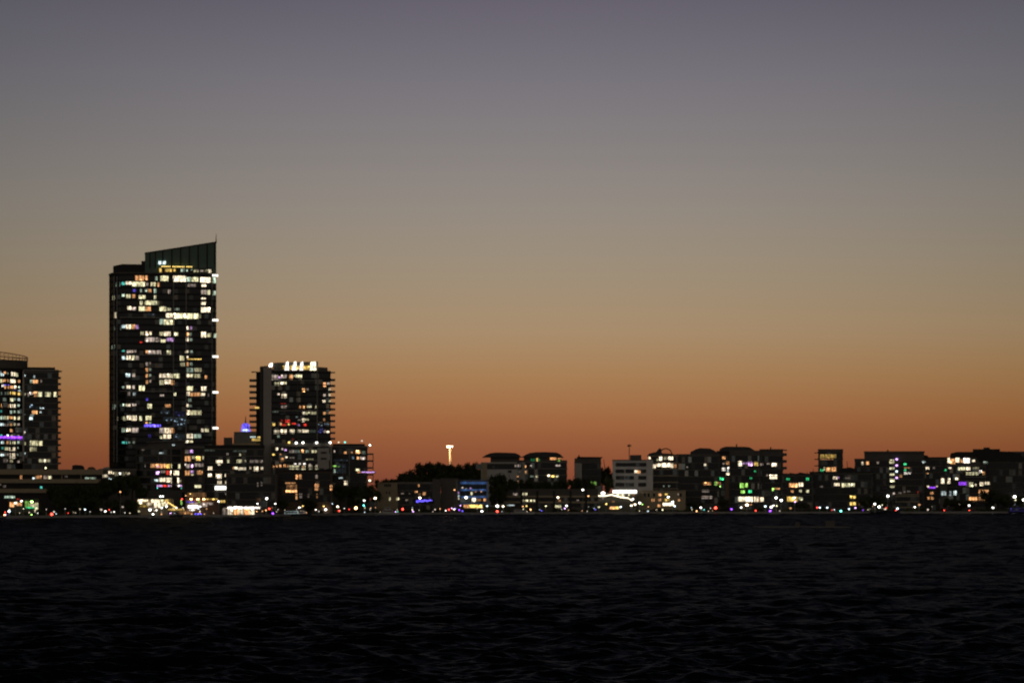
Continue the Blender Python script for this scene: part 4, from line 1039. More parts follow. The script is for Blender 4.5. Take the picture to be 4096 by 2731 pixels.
L = [  # crop, x, y, colour, brightness, kind (s street lamp, t signal, b bollard), where
    ('P1', 535, 612, 'G', 9, 's', 'tall greenish floodlamp in front of the green kiosk', .95), ('P1', 360, 600, 'k', 6, 's', 'white lamp at the roof corner of the warm kiosk', .6),
    ('P1', 255, 632, 'w', 5, 's', 'warm lamp over the middle of the warm kiosk', .6), ('P1', 152, 772, 'c', 6, 'b', 'cool white lamp below the warm kiosk', .7),
    ('P1', 88, 790, 'r', 4, 't', 'red signal at the far left edge below the kiosk', .45), ('P1', 75, 900, 'o', 5, 'b', 'orange light at the waterline in the far left corner', .55),
    ('P1', 95, 856, 'p', 4, 'b', 'purplish light just above the far left orange waterline light', .4), ('P1', 530, 902, 'G', 4, 'b', 'lime light at the waterline below the green kiosk', .5),
    ('P1', 870, 822, 'r', 9, 't', 'large glaring red signal in front of the left dark trees', .85), ('P1', 942, 816, 'c', 2.5, 'b', 'small bluish light right of the large red signal', .3),
    ('P1', 1145, 802, 'r', 2.5, 't', 'faint red signal below the left dark trees', .35), ('P1', 1430, 742, 'c', 5, 's', 'cool white lamp below the left dark trees', .5),
    ('P1', 1770, 772, 'k', 5, 's', 'elongated white lamp left of the yellow restaurant', .6), ('P1', 1835, 747, 'r', 3, 't', 'red signal among lamps left of the yellow restaurant', .4),
    ('P1', 1917, 782, 'k', 4, 's', 'small white lamp right of the red signal near the yellow restaurant', .4), ('P1', 2020, 447, 'o', 2, 's', 'orange lamp high in the dark trees below the tallest tower', .55),
    ('P1', 1700, 745, 'm', .8, 's', 'dim lamp at the edge of the left dark trees', .8), ('P1', 2060, 700, 'm', .6, 's', 'dim lamp just left of the yellow restaurant', .7),
    ('R1', 665, 160, 'k', 6, 's', 'left lamp of the twin lamps above the yellow restaurant', .55), ('R1', 730, 158, 'k', 6, 's', 'right lamp of the twin lamps above the yellow restaurant', .5),
    ('R1', 1228, 232, 'r', 5, 't', 'red light on top of the green lit pillar', .5), ('R1', 1700, 425, 'k', 6, 's', 'round white lamp right of the glaring sign box', .55),
    ('R1', 2185, 290, 'k', 6, 's', 'white lamp at the right end of the terminal', .6), ('R1', 390, 512, 'k', 7, 'b', 'large white lamp below the yellow restaurant', .75),
    ('R1', 562, 520, 'k', 5, 'b', 'slim white lamp right of the large one below the yellow restaurant', .45), ('R1', 700, 460, 'k', 6, 's', 'white lamp under the yellow restaurant windows', .5),
    ('R1', 820, 425, 'k', 6, 's', 'white lamp at the head of the lamp lined stair', .55), ('R1', 1080, 458, 'w', 5, 's', 'warm lamp at the foot of the lamp lined stair', .5),
    ('R1', 470, 648, 'k', 5, 'b', 'white lamp at the river wall below the yellow restaurant', .6), ('R1', 1520, 512, 'k', 3, 's', 'pale lamp under the glaring sign box', .5),
    ('R1', 1445, 92, 'd', 2.5, 's', 'amber lamp above the three orange terminal lamps', .4), ('R1', 1330, 140, 'o', 2, 's', 'faint orange lamp left above the terminal roof', .4),
    ('R1', 690, 680, 'o', 1.2, 'b', 'dim orange reflection put in as a glowing lamp at the river wall under the stair', .5), ('R1', 100, 550, 'y', .7, 'b', 'dim yellowish light at the left foot of the restaurant', .7),  # the orange one is a reflection put in as an emissive ball
    ('R1', 1580, 715, 'b', 3.5, 'b', 'leftmost of three blue waterline lights below the terminal', .45), ('R1', 1652, 712, 'b', 4.5, 'b', 'middle of three blue waterline lights below the terminal', .5),
    ('R1', 1722, 710, 'b', 3.5, 'b', 'rightmost of three blue waterline lights below the terminal', .45), ('R1', 1480, 705, 'o', 1, 'b', 'dim orange light left of the three blue waterline lights', .5),
    ('R1', 1815, 702, 'o', .8, 'b', 'dim orange light right of the three blue waterline lights', .45), ('R1', 1655, 478, 'c', 3, 's', 'bluish lamp right under the glaring sign box', .4),
    ('S1', 1045, 240, 'k', 7, 's', 'tall white lamp right above the marquee end', .75), ('S1', 840, 357, 'k', 4, 's', 'slanted white lamp over the marquee roof', .5),
    ('S1', 1240, 357, 'k', 4, 's', 'white lamp right of the marquee and its red signal', .5), ('S1', 1105, 468, 'r', 7, 't', 'red signal right of the marquee', .6),
    ('S1', 1030, 503, 'o', 3, 'b', 'orange light just left of the red signal by the marquee', .45), ('S1', 1185, 622, 'v', 4, 'b', 'violet waterline light right of the marquee', .75),
    ('S1', 1775, 442, 'k', 6, 's', 'white lamp in front of the dark brick block', .55), ('S1', 1855, 408, 'd', 3, 's', 'amber lamp in front of the dark brick block', .45),
    ('S1', 2145, 490, 'k', 4, 's', 'white lamp right of the moored motor boats', .45), ('S1', 2215, 530, 'k', 2, 'b', 'tiny white light right of the moored motor boats', .3),
    ('S2', 80, 395, 'd', 4, 's', 'amber lamp below the right end of the brick block', .45), ('S2', 122, 465, 'k', 7, 's', 'bright white lamp below the right end of the brick block', .65),
    ('S2', 265, 340, 'c', 2.5, 's', 'bluish lamp below the balcony apartments', .35), ('S2', 377, 402, 'w', 7, 's', 'warm white lamp below the balcony apartments', .65),
    ('S2', 405, 492, 'r', 5, 't', 'red signal below the balcony apartments', .5), ('S2', 622, 460, 'r', 2, 't', 'faint red signal left of the glowing orange-red one', .45),
    ('S2', 768, 432, 'o', 11, 't', 'glowing orange-red signal left of the teal lamp', .85), ('S2', 945, 272, 'k', 6, 's', 'white lamp directly above the teal lamp', .6),
    ('S2', 938, 377, 't', 5, 't', 'teal signal below a white lamp', .6), ('S2', 1180, 222, 'w', 8, 's', 'bright warm lamp at the left corner of the beige building', .75),
    ('S2', 1457, 456, 'k', 6, 's', 'white lamp above the small white yacht', .55), ('S2', 1615, 512, 'p', 3.5, 'b', 'purple light right of the small white yacht', .45),
    ('S2', 1658, 510, 'g', 2.5, 'b', 'small green light right of the purple one by the yacht', .3), ('S2', 1768, 457, 'r', 7, 't', 'orange-red signal under the blue script sign', .7),
    ('S2', 1975, 468, 'w', 2.5, 's', 'warm lamp under the left end of the blue script sign', .4), ('S2', 1990, 507, 'p', 3.5, 'b', 'purple light under the left end of the blue script sign', .5),
    ('S2', 2135, 215, 'w', 8, 's', 'bright warm lamp right above the blue script sign', .75), ('S2', 955, 596, 'c', 1.5, 'b', 'tiny pale light on the waterline below the teal signal', .35),
    ('S3', 630, 47, 'o', 2.5, 's', 'orange lamp in front of the grey stair block', .5), ('S3', 442, 486, 'k', 3.5, 'b', 'white light left of the red and violet cluster', .4),
    ('S3', 510, 465, 'r', 4, 't', 'red signal in the red and violet cluster by the stair block', .6), ('S3', 572, 440, 'p', 4, 's', 'violet light in the red and violet cluster', .45),
    ('S3', 625, 460, 'w', 5, 's', 'warm light at the right of the red and violet cluster', .45), ('S3', 652, 440, 'b', 3.5, 's', 'blue light at the right of the red and violet cluster', .35),
    ('S3', 732, 472, 'v', 3, 'b', 'blue-violet light left below the blue banded office', .55), ('S3', 800, 496, 'b', 3, 'b', 'blue light below the left corner of the blue banded office', .45),
    ('S3', 757, 380, 'p', 3, 's', 'purple lamp at the left corner of the blue banded office', .5), ('S3', 215, 465, 'm', 1, 'b', 'dim light below the right end of the script sign', .5),
    ('S3', 1217, 500, 'k', 6, 'b', 'round white light below the right corner of the blue banded office', .65), ('S3', 1547, 390, 'k', 7, 's', 'larger left lamp of the pair above a red signal', .9),
    ('S3', 1672, 396, 'w', 6, 's', 'smaller right lamp of the pair above a red signal', .6), ('S3', 1545, 506, 'r', 8, 't', 'bright red signal below a pair of white lamps', .75),
    ('S3', 1330, 388, 'c', 3, 's', 'pale lamp at the right corner of the blue banded office', .5), ('S3', 2090, 397, 'o', 2.5, 's', 'left orange lamp above the moored silver boat', .45),
    ('S3', 2170, 390, 'd', 2.5, 's', 'right orange lamp above the moored silver boat', .5), ('S3', 2257, 465, 'o', 4, 'b', 'orange light right of the moored silver boat', .55),
    ('S4', 705, 207, 'w', 7, 's', 'bright warm lamp in front of the long low building', .65), ('S4', 1355, 175, 'o', 3, 's', 'orange lamp left of the festoon lights', .5),
    ('S4', 1235, 43, 'k', 5, 's', 'white lamp above the roof of the long low building', .65), ('S4', 445, 390, 'y', 2.5, 's', 'yellowish lamp in front of the long low building', .55),
    ('S4', 890, 385, 'k', 6, 's', 'white lamp above a pink light', .6), ('S4', 852, 440, 'p', 4, 'b', 'pinkish light below a white lamp by the long low building', .5),
    ('S4', 357, 490, 'b', 2.5, 'b', 'small blue light below the long low building', .4), ('S4', 1505, 465, 'b', .8, 'b', 'dim blue light left below the festoon lights', .6),
    ('S4', 1580, 412, 'y', .9, 's', 'dim greenish lamp below the left end of the festoon lights', .7), ('S4', 1737, 347, 'd', 4, 's', 'amber lamp under the festoon lights', .5),
    ('S4', 2045, 410, 'c', 5, 's', 'cool white lamp right of the orange lit festoon stall', .55), ('S4', 2305, 240, 'k', 6, 's', 'white lamp at the right end of the festoon lights', .6),
    ('S5', 132, 432, 'w', 6, 's', 'left of two warm lamps below the festoon end', .6), ('S5', 215, 410, 'w', 6, 's', 'right of two warm lamps below the festoon end', .65),
    ('S5', 315, 377, 'k', 7, 's', 'white lamp left of a lime light', .65), ('S5', 368, 407, 'G', 2.5, 's', 'lime light right of a white lamp', .5),
    ('S5', 925, 252, 'k', 7, 's', 'white lamp in front of the beige block windows', .65), ('S5', 1018, 352, 'k', 6, 's', 'white lamp at the right of the bright beige block ground floor', .65),
    ('S5', 1062, 447, 'c', 5, 's', 'bluish white lamp right below the beige block', .5), ('S5', 500, 460, 'o', 1.5, 's', 'faint orange lamp left below the beige block', .4),
    ('S5', 490, 555, 'c', 1.5, 'b', 'faint blue light on the river wall below the beige block', .5), ('S5', 802, 526, 'y', 2.5, 'b', 'yellowish light on the river wall below the beige block', .5),
    ('S5', 1620, 476, 'k', 6, 's', 'white lamp left of a large red signal', .6), ('S5', 1690, 520, 't', 2, 't', 'small teal signal left of a large red signal', .4),
    ('S5', 1532, 587, 'o', 4, 'b', 'orange light at the waterline left of a large red signal', .5), ('S5', 1937, 482, 'r', 9, 't', 'large red signal below the twin hump roof block', .85),
    ('S5', 2275, 510, 'v', 3.5, 'b', 'violet light right of a large red signal', .75), ('S6', 345, 472, 'k', 5, 'b', 'white light below the bright ground floor of the widest block', .55),
    ('S6', 470, 420, 'w', 8, 's', 'large warm lamp below the bright ground floor of the widest block', .9), ('S6', 1095, 267, 'k', 8, 's', 'upper left of two high lamps before the end block', .75),
    ('S6', 1202, 320, 'k', 8, 's', 'lower right of two high lamps before the end block', .75), ('S6', 860, 452, 'c', 5, 'b', 'cool lamp left of the close pair before the end block', .6),
    ('S6', 985, 466, 'k', 7, 'b', 'lower left of the close pair of lamps before the end block', .7), ('S6', 1035, 436, 'k', 5, 's', 'upper right of the close pair of lamps before the end block', .5),
    ('S6', 1107, 440, 'y', 2.5, 's', 'yellowish lamp right of the close pair before the end block', .5), ('S6', 655, 542, 'r', 4, 't', 'small red signal below the widest block', .5),
    ('S6', 967, 605, 'v', 4.5, 'b', 'violet waterline light below the end block', .85), ('S6', 1485, 268, 'k', 6, 's', 'white lamp before the cream lit rooms in the gap', .6),
    ('S6', 1500, 356, 'p', 3.5, 's', 'purplish lamp below the cream lit rooms in the gap', .55), ('S6', 1400, 490, 'o', .7, 'b', 'dim orange light among shrubs in the gap', .7),
    ('S6', 1970, 475, 'r', 3.5, 't', 'red half of the red and pale blue pair below the broad dark block', .55), ('S6', 2025, 475, 'c', 4, 's', 'pale blue half of the red and pale blue pair', .55),
    ('S6', 2185, 476, 'c', 4, 'b', 'pale blue light right of the red and pale blue pair', .55), ('S6', 2285, 530, 'r', 1.5, 't', 'faint red signal left of the teal waterline light', .4),
    ('S7', 200, 520, 'c', 1.5, 'b', 'faint pale light left of the teal waterline light', .45), ('S7', 340, 570, 't', 8, 'b', 'bright teal light at the waterline below the broad dark block', .7),
    ('S7', 650, 482, 'p', 4, 'b', 'purple light below the amber windows', .6), ('S7', 515, 507, 'c', 2.5, 'b', 'pale light left of the purple one below the amber windows', .6),
    ('S7', 1065, 400, 'k', 7, 's', 'left white lamp above the dark boat', .65), ('S7', 1157, 460, 'k', 9, 's', 'large white lamp above the dark boat', .8),
    ('S7', 1345, 230, 'k', 8, 's', 'tall white lamp beside the lit stair windows', .75), ('S7', 1310, 480, 'r', 2, 't', 'faint red signal above the dark boat', .45),
    ('S7', 1550, 497, 'c', 6, 's', 'white lamp above a red light right of the dark boat', .6), ('S7', 1920, 466, 'k', 6, 's', 'white lamp below the low grey frame building', .55),
    ('S7', 2015, 415, 'o', .8, 's', 'dim orange lamp below the low grey frame building', .7), ('S7', 2200, 520, 'm', 1.2, 'b', 'dim light below the small orange window pairs', .6),
    ('S7', 810, 530, 'v', .8, 'b', 'very dim violet light right below the amber windows', .6), ('S7', 1222, 420, 'y', 2, 's', 'tiny lamp right of the large white lamp above the dark boat', .35),
    ('S8', 1110, 456, 'k', 6, 's', 'white lamp above a red light below the terrace apartments', .6), ('S8', 1650, 506, 'k', 5, 'b', 'white light between the terrace apartments and the right edge', .6),
    ('S8', 2140, 257, 'k', 9, 's', 'tall glaring lamp before the dark block at the right edge', .9), ('S8', 2340, 327, 'k', 8, 's', 'white lamp cut by the right edge', .75),
    ('S8', 2140, 467, 'c', 6, 's', 'cool lamp above the moored ferry at the right edge', .65), ('S8', 2160, 332, 'y', 1.2, 's', 'dim yellowish lamp under the tall glaring lamp', .6),
]
for crop, x, y, code, b, kd, lab, r in L:
    px, py = cp(crop, x, y)
    fn = {'s': street_lamp, 't': signal, 'b': bollard}[kd]
    if kd == 's' and wz(py, shore(px) + 7) < GROUND + 1.6:
        fn = bollard
    r = r * (shore(px) / 1400) * (0.84 if code in 'kwydcom' else 0.76)
    fn(px, py, code, b, lab, r)

# dozens of small dim lamps scattered low along the promenade
rl = random.Random(21)
for k in range(84):
    px = rl.choice((rl.uniform(5, 560), rl.uniform(560, 1060), rl.uniform(1060, 1500), rl.uniform(1500, 2560), rl.uniform(2540, 4090)))
    py = rl.uniform(2026, 2050) - (px - 2000) * 0.002
    bollard(px, py, rl.choice('wwwkkyomc'), rl.uniform(0.5, 2.2), 'small dim lamp glowing low among the foreshore shrubs', rl.uniform(.18, .34), Y=shore(px) + rl.uniform(5, 9))['group'] = 'small dim promenade lamps'

# cars whose tail lights show
for x, y, crop, code, lab in ((1530, 570, 'S7', 'r', 'dark car with red tail lights right of the dark boat'), (562, 525, 'S8', 'r', 'dark car with red tail lights below the slim grey lit block'),
                              (1130, 503, 'S8', 'r', 'dark car with red tail lights under a white lamp below the terrace apartments'), (960, 580, 'R1', 'p', 'dark car with pale violet lights below the lamp lined stair')):
    px, py = cp(crop, x, y)
    car(px + 14, code, lab)

# ------------------------------------------------------------------ boats
def boat(name, label, px, length, Y, mat, cabin, h=1.1, mast=0, lights=()):
    x = wx(px, Y)
    o = thing(name, label, 'boat', (x, Y, 0))
    n = 9; mb = MB(); rings = []
    for i in range(n):
        s = i / (n - 1)
        w = 0.5 * length * 0.3 * math.sin(PI * min(1, 0.25 + 0.75 * (1 - s) * 1.0) * 0.5) * (1 if s < 0.6 else max(0.04, 1 - ((s - 0.6) / 0.4) ** 2))
        xx = x - length / 2 + length * s
        top = h * (1 + 0.35 * s * s)
        rings.append([(xx, Y - w, top), (xx, Y - w * 0.8, 0.1), (xx, Y, -0.35), (xx, Y + w * 0.8, 0.1), (xx, Y + w, top)])
    vs = [v for r_ in rings for v in r_]
    fs = []
    for i in range(n - 1):
        for j in range(4):
            a = i * 5 + j
            fs.append((a, a + 5, a + 6, a + 1))
        fs.append((i * 5 + 4, i * 5 + 9, i * 5 + 5, i * 5))
    fs += [(0, 1, 2, 3, 4), tuple((n - 1) * 5 + k for k in (4, 3, 2, 1, 0))]
    mb.add(vs, fs); mb.build('hull', MAT[mat], o)
    for (u0, u1, z0, z1, m) in cabin:
        pts = [(x + u0 * length, z0), (x + u1 * length, z0), (x + (u1 - 0.05) * length, z1), (x + (u0 + 0.02) * length, z1)]
        cab = MB().prism_y(pts, Y - length * 0.09, Y + length * 0.09).build('cabin', m if not isinstance(m, str) else MAT[m], o)
        zm, zh = (z0 + z1) / 2, (z1 - z0)
        MB().box(x + (u0 + 0.04) * length, x + (u1 - 0.07) * length, Y - length * 0.09 - 0.04, Y - length * 0.09 + 0.1, zm - zh * .15, zm + zh * .25).build('window', MAT['glassdim'], cab)
    if mast:
        MB().tube((x, Y, h), (x, Y, h + mast), 0.08, 0.05, 6).build('mast', MAT['steel'], o)
    for dx, z, code, b, r in lights:
        MB().ball((x + dx, Y - 0.5, z), r, r, r, 8, 6).build('cabin_light', lamp_mat(code, b), o)
    return o


boat('small_yacht', 'small white yacht lit from within below the beige building', 1555, 11, shore(1555) - 6, 'hull', [(-.3, .25, 1.1, 2.8, 'hull'), (-.2, .1, 2.8, 4.0, 'hull')], 1.2, 0, [(0.0, 2.2, 'k', 4, .5)])
boat('motor_boat', 'moored motor boat with bluish cabin windows below the dark brick block', 1172, 12, shore(1172) - 6, 'hulldark', [(-.35, .25, 1.1, 2.6, lit_mat('c', .18))], 1.1, 2, [(-.5, 2.2, 'c', .6, .4)])
boat('motor_boat', 'second motor boat moored right of the bluish one', 1210, 9, shore(1210) - 6, 'hulldark', [(-.3, .2, 1.1, 2.6, lit_mat('m', .12))], 1.1, 3)
boat('dinghy', 'small dark boat on the water below the yellow restaurant', 706, 6, shore(706) - 8, 'hulldark', [(-.2, .2, .9, 1.9, 'hulldark')], .9)
boat('silver_boat', 'moored silver boat below two orange lamps', 2090, 13, shore(2090) - 6, 'hull', [(-.35, .2, 1.2, 2.6, 'hull')], 1.1, 5)
boat('dark_boat', 'long low dark boat with a round warm light near the stair window block', 3540, 17, shore(3540) - 7, 'hulldark', [(-.3, .3, 1.1, 2.4, 'hulldark')], 1.1, 2, [(0.0, 2.0, 'w', 1.4, .95)])
boat('ferry', 'blue-lit moored ferry at the right edge of the water', 4072, 11, shore(4072) - 8, 'hulldark', [(-.4, .35, 1.1, 3.2, lit_mat('b', .03)), (-.25, .2, 3.2, 4.8, 'hulldark')], 1.1, 2, [(-1.5, 3.0, 'c', .7, .35), (3.2, 2.6, 'c', .6, .4)])

# floating pontoon in mid river
Yp = CAMZ * FPX / (2110 - HZ)
PN = thing('pontoon', 'long dark pontoon with a thin pale deck edge floating out on the river', 'pontoon', (wx(3210, Yp), Yp, 0))
MB().box(wx(3014, Yp), wx(3402, Yp), Yp, Yp + 3.5, -0.3, wz(2108, Yp)).build('float', MAT['timber'], PN)
MB().box(wx(3014, Yp), wx(3402, Yp), Yp - 0.08, Yp + 3.6, wz(2108.5, Yp), wz(2104.8, Yp)).build('deck', MAT['grey'], PN)
MB().box(wx(2966, Yp), wx(3012, Yp), Yp, Yp + 2.5, -0.3, wz(2107, Yp)).build('landing_stage', MAT['rubber'], PN)
for x0, x1, y in ((3185, 3200, 2086), (3305, 3340, 2082)):
    MB().box(wx(x0, Yp), wx(x1, Yp), Yp + 0.8, Yp + 2.5, wz(2105.5, Yp), wz(y, Yp)).build('shelter', MAT['char'], PN)
for k in range(9):
    x = 3030 + k * 44
    MB().tube((wx(x, Yp), Yp + 3.3, wz(2106, Yp)), (wx(x, Yp), Yp + 3.3, wz(2092, Yp)), .05, .05, 5).build('rail_post', MAT['dark'], PN)

# pieces carried by a part become its sub-parts (parts sit at their thing's origin, so transforms are kept)
CARRY = {'crown_rib': ('crown',), 'crown_coping': ('crown',), 'spire': ('crown', 'lantern'), 'crown_light': ('crown_block', 'crown'), 'crown_glow': ('crown_block',),
         'ring_crown': ('drum',), 'roof_post': ('roof_canopy',), 'flood_lamp': ('head_frame',), 'rail_post': ('deck',), 'lens': ('housing',),
         'string_light': ('restaurant_glazing',), 'bay_opening': ('pale_bay',), 'eave_lamp': ('roof_bay',), 'stair_light': ('stair',), 'antenna': ('pole', 'roof'), 'floodlit_sill': ('lantern',),
         'neon_strip': ('sign_board',), 'neon_tube': ('backing_panel',), 'festoon_light': ('festoon_cable',), 'terrace_roof': ('upper_terrace',), 'penthouse_roof': ('penthouse',)}
for o in list(COL.objects):
    st = o.name.split('.')[0]
    if o.parent is None or o.parent.parent is not None or st not in CARRY or any(True for _ in o.children):
        continue
    for want in CARRY[st]:
        c = [q for q in o.parent.children if q.name.split('.')[0] == want]
        if c:
            if st == 'eave_lamp':      # each lamp strip hangs under the roof bay right above it
                cen = lambda q: sum(v.co.x for v in q.data.vertices) / len(q.data.vertices)
                c.sort(key=lambda q: abs(cen(q) - cen(o)))
            o.parent = c[0]
            break

# ------------------------------------------------------------------ ground, river wall, hill
pts = [(wx(p, y), y) for p, y in SHORE]
mb = MB()
far = 9000
poly = pts + [(wx(5200, 1600) + 9000, 1600), (9000, far), (-9000, far), (wx(-900, 1120) - 9000, 1120)]
mb.add([(x, y, GROUND) for x, y in poly], [tuple(range(len(poly)))])
tag(mb.build('ground', MAT['grass']), None, None, kind='structure')
mb = MB()
top = [(x, y) for x, y in pts]
for i in range(len(top) - 1):
    (xa, ya), (xb, yb) = top[i], top[i + 1]
    mb.add([(xa, ya - .6, -1), (xb, yb - .6, -1), (xb, yb - .6, GROUND + .15), (xa, ya - .6, GROUND + .15), (xa, ya + .4, -1), (xb, yb + .4, -1), (xb, yb + .4, GROUND + .15), (xa, ya + .4, GROUND + .15)],
           [(0, 1, 2, 3), (3, 2, 6, 7), (5, 4, 7, 6)])
tag(mb.build('river_wall', MAT['stone']), 'low stone river wall running along the far shore at the waterline', 'wall')

# wooded rise
nx, ny = 50, 24
vs, fs = [], []
Hx = lambda X: float(np.interp(X, [-110, -80, -62, -48, -20, -8, 5, 30], [0, 2, 5, 11, 13.5, 12, 8, 0]))
for j in range(ny):
    for i in range(nx):
        X = -120 + 170 * i / (nx - 1); Yh = 1560 + 300 * j / (ny - 1)
        prof = max(0.0, math.sin(PI * (j / (ny - 1)))) ** 0.7
        vs.append((X, Yh, GROUND - 0.3 + Hx(X) * prof))
for j in range(ny - 1):
    for i in range(nx - 1):
        a = j * nx + i
        fs.append((a, a + 1, a + nx + 1, a + nx))
mb = MB().add(vs, fs)
tag(mb.build('hill', MAT['grass'], smooth=True), None, None, kind='structure')

# ------------------------------------------------------------------ trees
def crown_mesh(seed, shape):
    rnd = random.Random(seed)
    vs, fs = [], []
    lumps = []
    for k in range(15):
        t = rnd.uniform(0, 2 * PI); rr_ = math.sqrt(rnd.random()) * 0.72
        zz = rnd.uniform(-0.55, 0.62)
        lumps.append((rr_ * math.cos(t), rr_ * math.sin(t), zz * shape, rnd.uniform(0.26, 0.46)))
    for lx, ly, lz, lr in lumps:
        for k in range(150):
            d = Vector((rnd.gauss(0, 1), rnd.gauss(0, 1), rnd.gauss(0, 1))).normalized()
            q = rnd.uniform(0.35, 1.04)
            c = Vector((lx, ly, lz)) + d * lr * q
            s = rnd.uniform(0.05, 0.12)
            u = Vector((rnd.gauss(0, 1), rnd.gauss(0, 1), rnd.gauss(0, 1))).normalized()
            w = u.cross(d).normalized()
            o = len(vs)
            vs += [c - u * s, c + w * s * 0.7, c + u * s, c - w * s * 0.7]
            fs.append((o, o + 1, o + 2, o + 3))
    me = bpy.data.meshes.new('crown')
    me.from_pydata([tuple(v) for v in vs], [], fs)
    me.materials.append(MAT['leaf'])
    return me


def trunk_mesh(seed):
    rnd = random.Random(seed)
    mb = MB()
    mb.tube((0, 0, -1), (0.02, 0, -0.25), 0.07, 0.045, 7)
    for k in range(4):
        t = k * PI / 2 + rnd.uniform(-.4, .4)
        mb.tube((0.02, 0, -0.3 + 0.05 * k), (0.45 * math.cos(t), 0.45 * math.sin(t), 0.15 + 0.1 * k), 0.035, 0.012, 5)
    me = bpy.data.meshes.new('trunk')
    me.from_pydata(mb.v, [], mb.f)
    me.materials.append(MAT['bark'])
    return me


CR = [crown_mesh(s, sh) for s, sh in ((1, .9), (2, .75), (3, 1.0), (4, .8), (5, .85))]
TK = [trunk_mesh(s) for s in (1, 2)]
tree_n = 0


def tree(px, top, wpx, Y, label, g=GROUND, group='dark trees'):
    """crown radius from its width, trunk down to the ground at g"""
    global tree_n
    r = wpx / 2 / FPX * Y
    zt = wz(top, Y)
    i = tree_n; tree_n += 1
    o = thing('tree', label, 'tree', (wx(px, Y), Y, g), group)
    H = zt - g
    ch = min(H * 0.42, r * 1.15)            # half height of crown
    cz = H - ch
    c = bpy.data.objects.new('crown', CR[i % 5]); COL.objects.link(c); c.parent = o
    c.location = (0, 0, cz); c.scale = (r / 0.98, r / 0.98, ch / 0.86); c.rotation_euler = (0, 0, i * 1.3)
    t = bpy.data.objects.new('trunk', TK[i % 2]); COL.objects.link(t); t.parent = o
    t.location = (0, 0, cz); t.scale = (cz * .5 + 1, cz * .5 + 1, cz)
    return o


T = [  # px, top, width px, offset from shore, label
    (215, 1935, 70, 26, 'dark tree left of the gap in the beige podium bands'), (258, 1928, 85, 24, 'dark round tree covering the ends of the beige podium bands'),
    (318, 1936, 90, 26, 'broad dark tree below the right part of the beige podium'), (378, 1934, 85, 25, 'dark tree left below the lit terrace building'),
    (430, 1908, 80, 30, 'dark tree directly below the lit terrace building'), (478, 1895, 85, 32, 'dark tree below the right end of the lit terrace building'),
    (528, 1885, 75, 34, 'tallest dark tree before the foot of the tallest tower'), (560, 1940, 60, 28, 'dark tree just left of the purple lit bar floor'),
    (240, 1985, 75, 14, 'low dark tree above the large red signal'), (300, 1988, 85, 14, 'low dark tree right of the large red signal'),
    (370, 1985, 90, 13, 'low dark tree above the lamps left of the restaurant'), (450, 1990, 85, 14, 'low dark tree behind the elongated white lamp'),
    (520, 1998, 70, 13, 'low dark tree touching the left end of the yellow restaurant'),
    (1362, 1935, 70, 24, 'dark tree below the left part of the balcony apartments'), (1420, 1940, 80, 24, 'dark tree below the middle of the balcony apartments'),
    (1475, 1936, 70, 22, 'dark tree below the outer balconies'), (1500, 1948, 60, 20, 'dark tree at the left corner of the beige building'),
    (1235, 1995, 70, 12, 'dark bush-like tree in front of the brick block base'), (1130, 1998, 60, 12, 'dark bush-like tree right of the marquee lamps'),
    (1995, 1890, 90, 60, 'dark tree right of the blue banded office, in front of the pale block'), (1985, 1935, 80, 40, 'dark tree at the right corner of the blue banded office'),
    (2045, 1905, 70, 62, 'dark tree at the foot of the pale vault roof block'), (2110, 1915, 80, 62, 'dark tree before the left foot of the right vault roof block'),
    (2180, 1918, 85, 62, 'dark tree before the middle of the right vault roof block'), (2245, 1914, 80, 62, 'dark tree before the right foot of the right vault roof block'),
    (2300, 1908, 70, 66, 'dark tree between the vault roof block and the flat roofed block'), (2350, 1905, 75, 66, 'dark tree before the flat roofed block'),
    (2425, 1868, 60, 85, 'dark tree filling the gap left of the pale grey office'), (2400, 1880, 60, 95, 'dark tree behind the right edge of the flat roofed block'),
    (2432, 1905, 55, 60, 'lower dark tree at the left foot of the pale grey office'),
    (3255, 1892, 60, 70, 'dark tree left of the lone square tower'), (3395, 1872, 60, 80, 'dark tree right of the lone square tower'),
    (3960, 1958, 80, 34, 'dark tree right of the stepped terrace apartments'), (4010, 1975, 80, 30, 'dark tree left of the tall glaring lamp'),
    (4075, 1985, 70, 26, 'dark tree at the right edge behind the ferry'), (3850, 1998, 90, 18, 'low dark tree below the pale lit terrace rooms'),
    (3800, 1985, 60, 20, 'dark tree below the slim grey lit block'), (3510, 1985, 90, 24, 'dark tree above the dark boat'), (3455, 1990, 60, 22, 'dark tree left of the lamps above the dark boat'),
    (2895, 1992, 60, 20, 'dark tree below the brown brick fin'), (2780, 2005, 80, 14, 'low dark tree below the twin hump roof block'), (3200, 2008, 80, 14, 'low dark tree before the cream lit rooms'),
]
for px, tp, w, off, lab in T:
    tree(px, tp, w, shore(px) + off, lab)
HT = [(1530, 1925, 50, 'leftmost'), (1560, 1920, 55, 'second from the left'), (1598, 1912, 60, 'third from the left'), (1628, 1893, 60, 'fourth from the left'), (1662, 1874, 65, 'fifth from the left'),
      (1700, 1858, 65, 'left peak'), (1738, 1852, 70, 'tallest left of the mast'), (1775, 1860, 55, 'just left of the mast'), (1815, 1861, 60, 'just right of the mast'), (1855, 1856, 65, 'second right of the mast'),
      (1890, 1858, 60, 'third right of the mast'), (1915, 1872, 60, 'right shoulder'), (1955, 1880, 70, 'right end'), (1650, 1905, 75, 'lower left'), (1720, 1893, 90, 'lower middle left'), (1800, 1890, 95, 'lower middle'),
      (1875, 1895, 90, 'lower right'), (1930, 1905, 80, 'lower right end')]
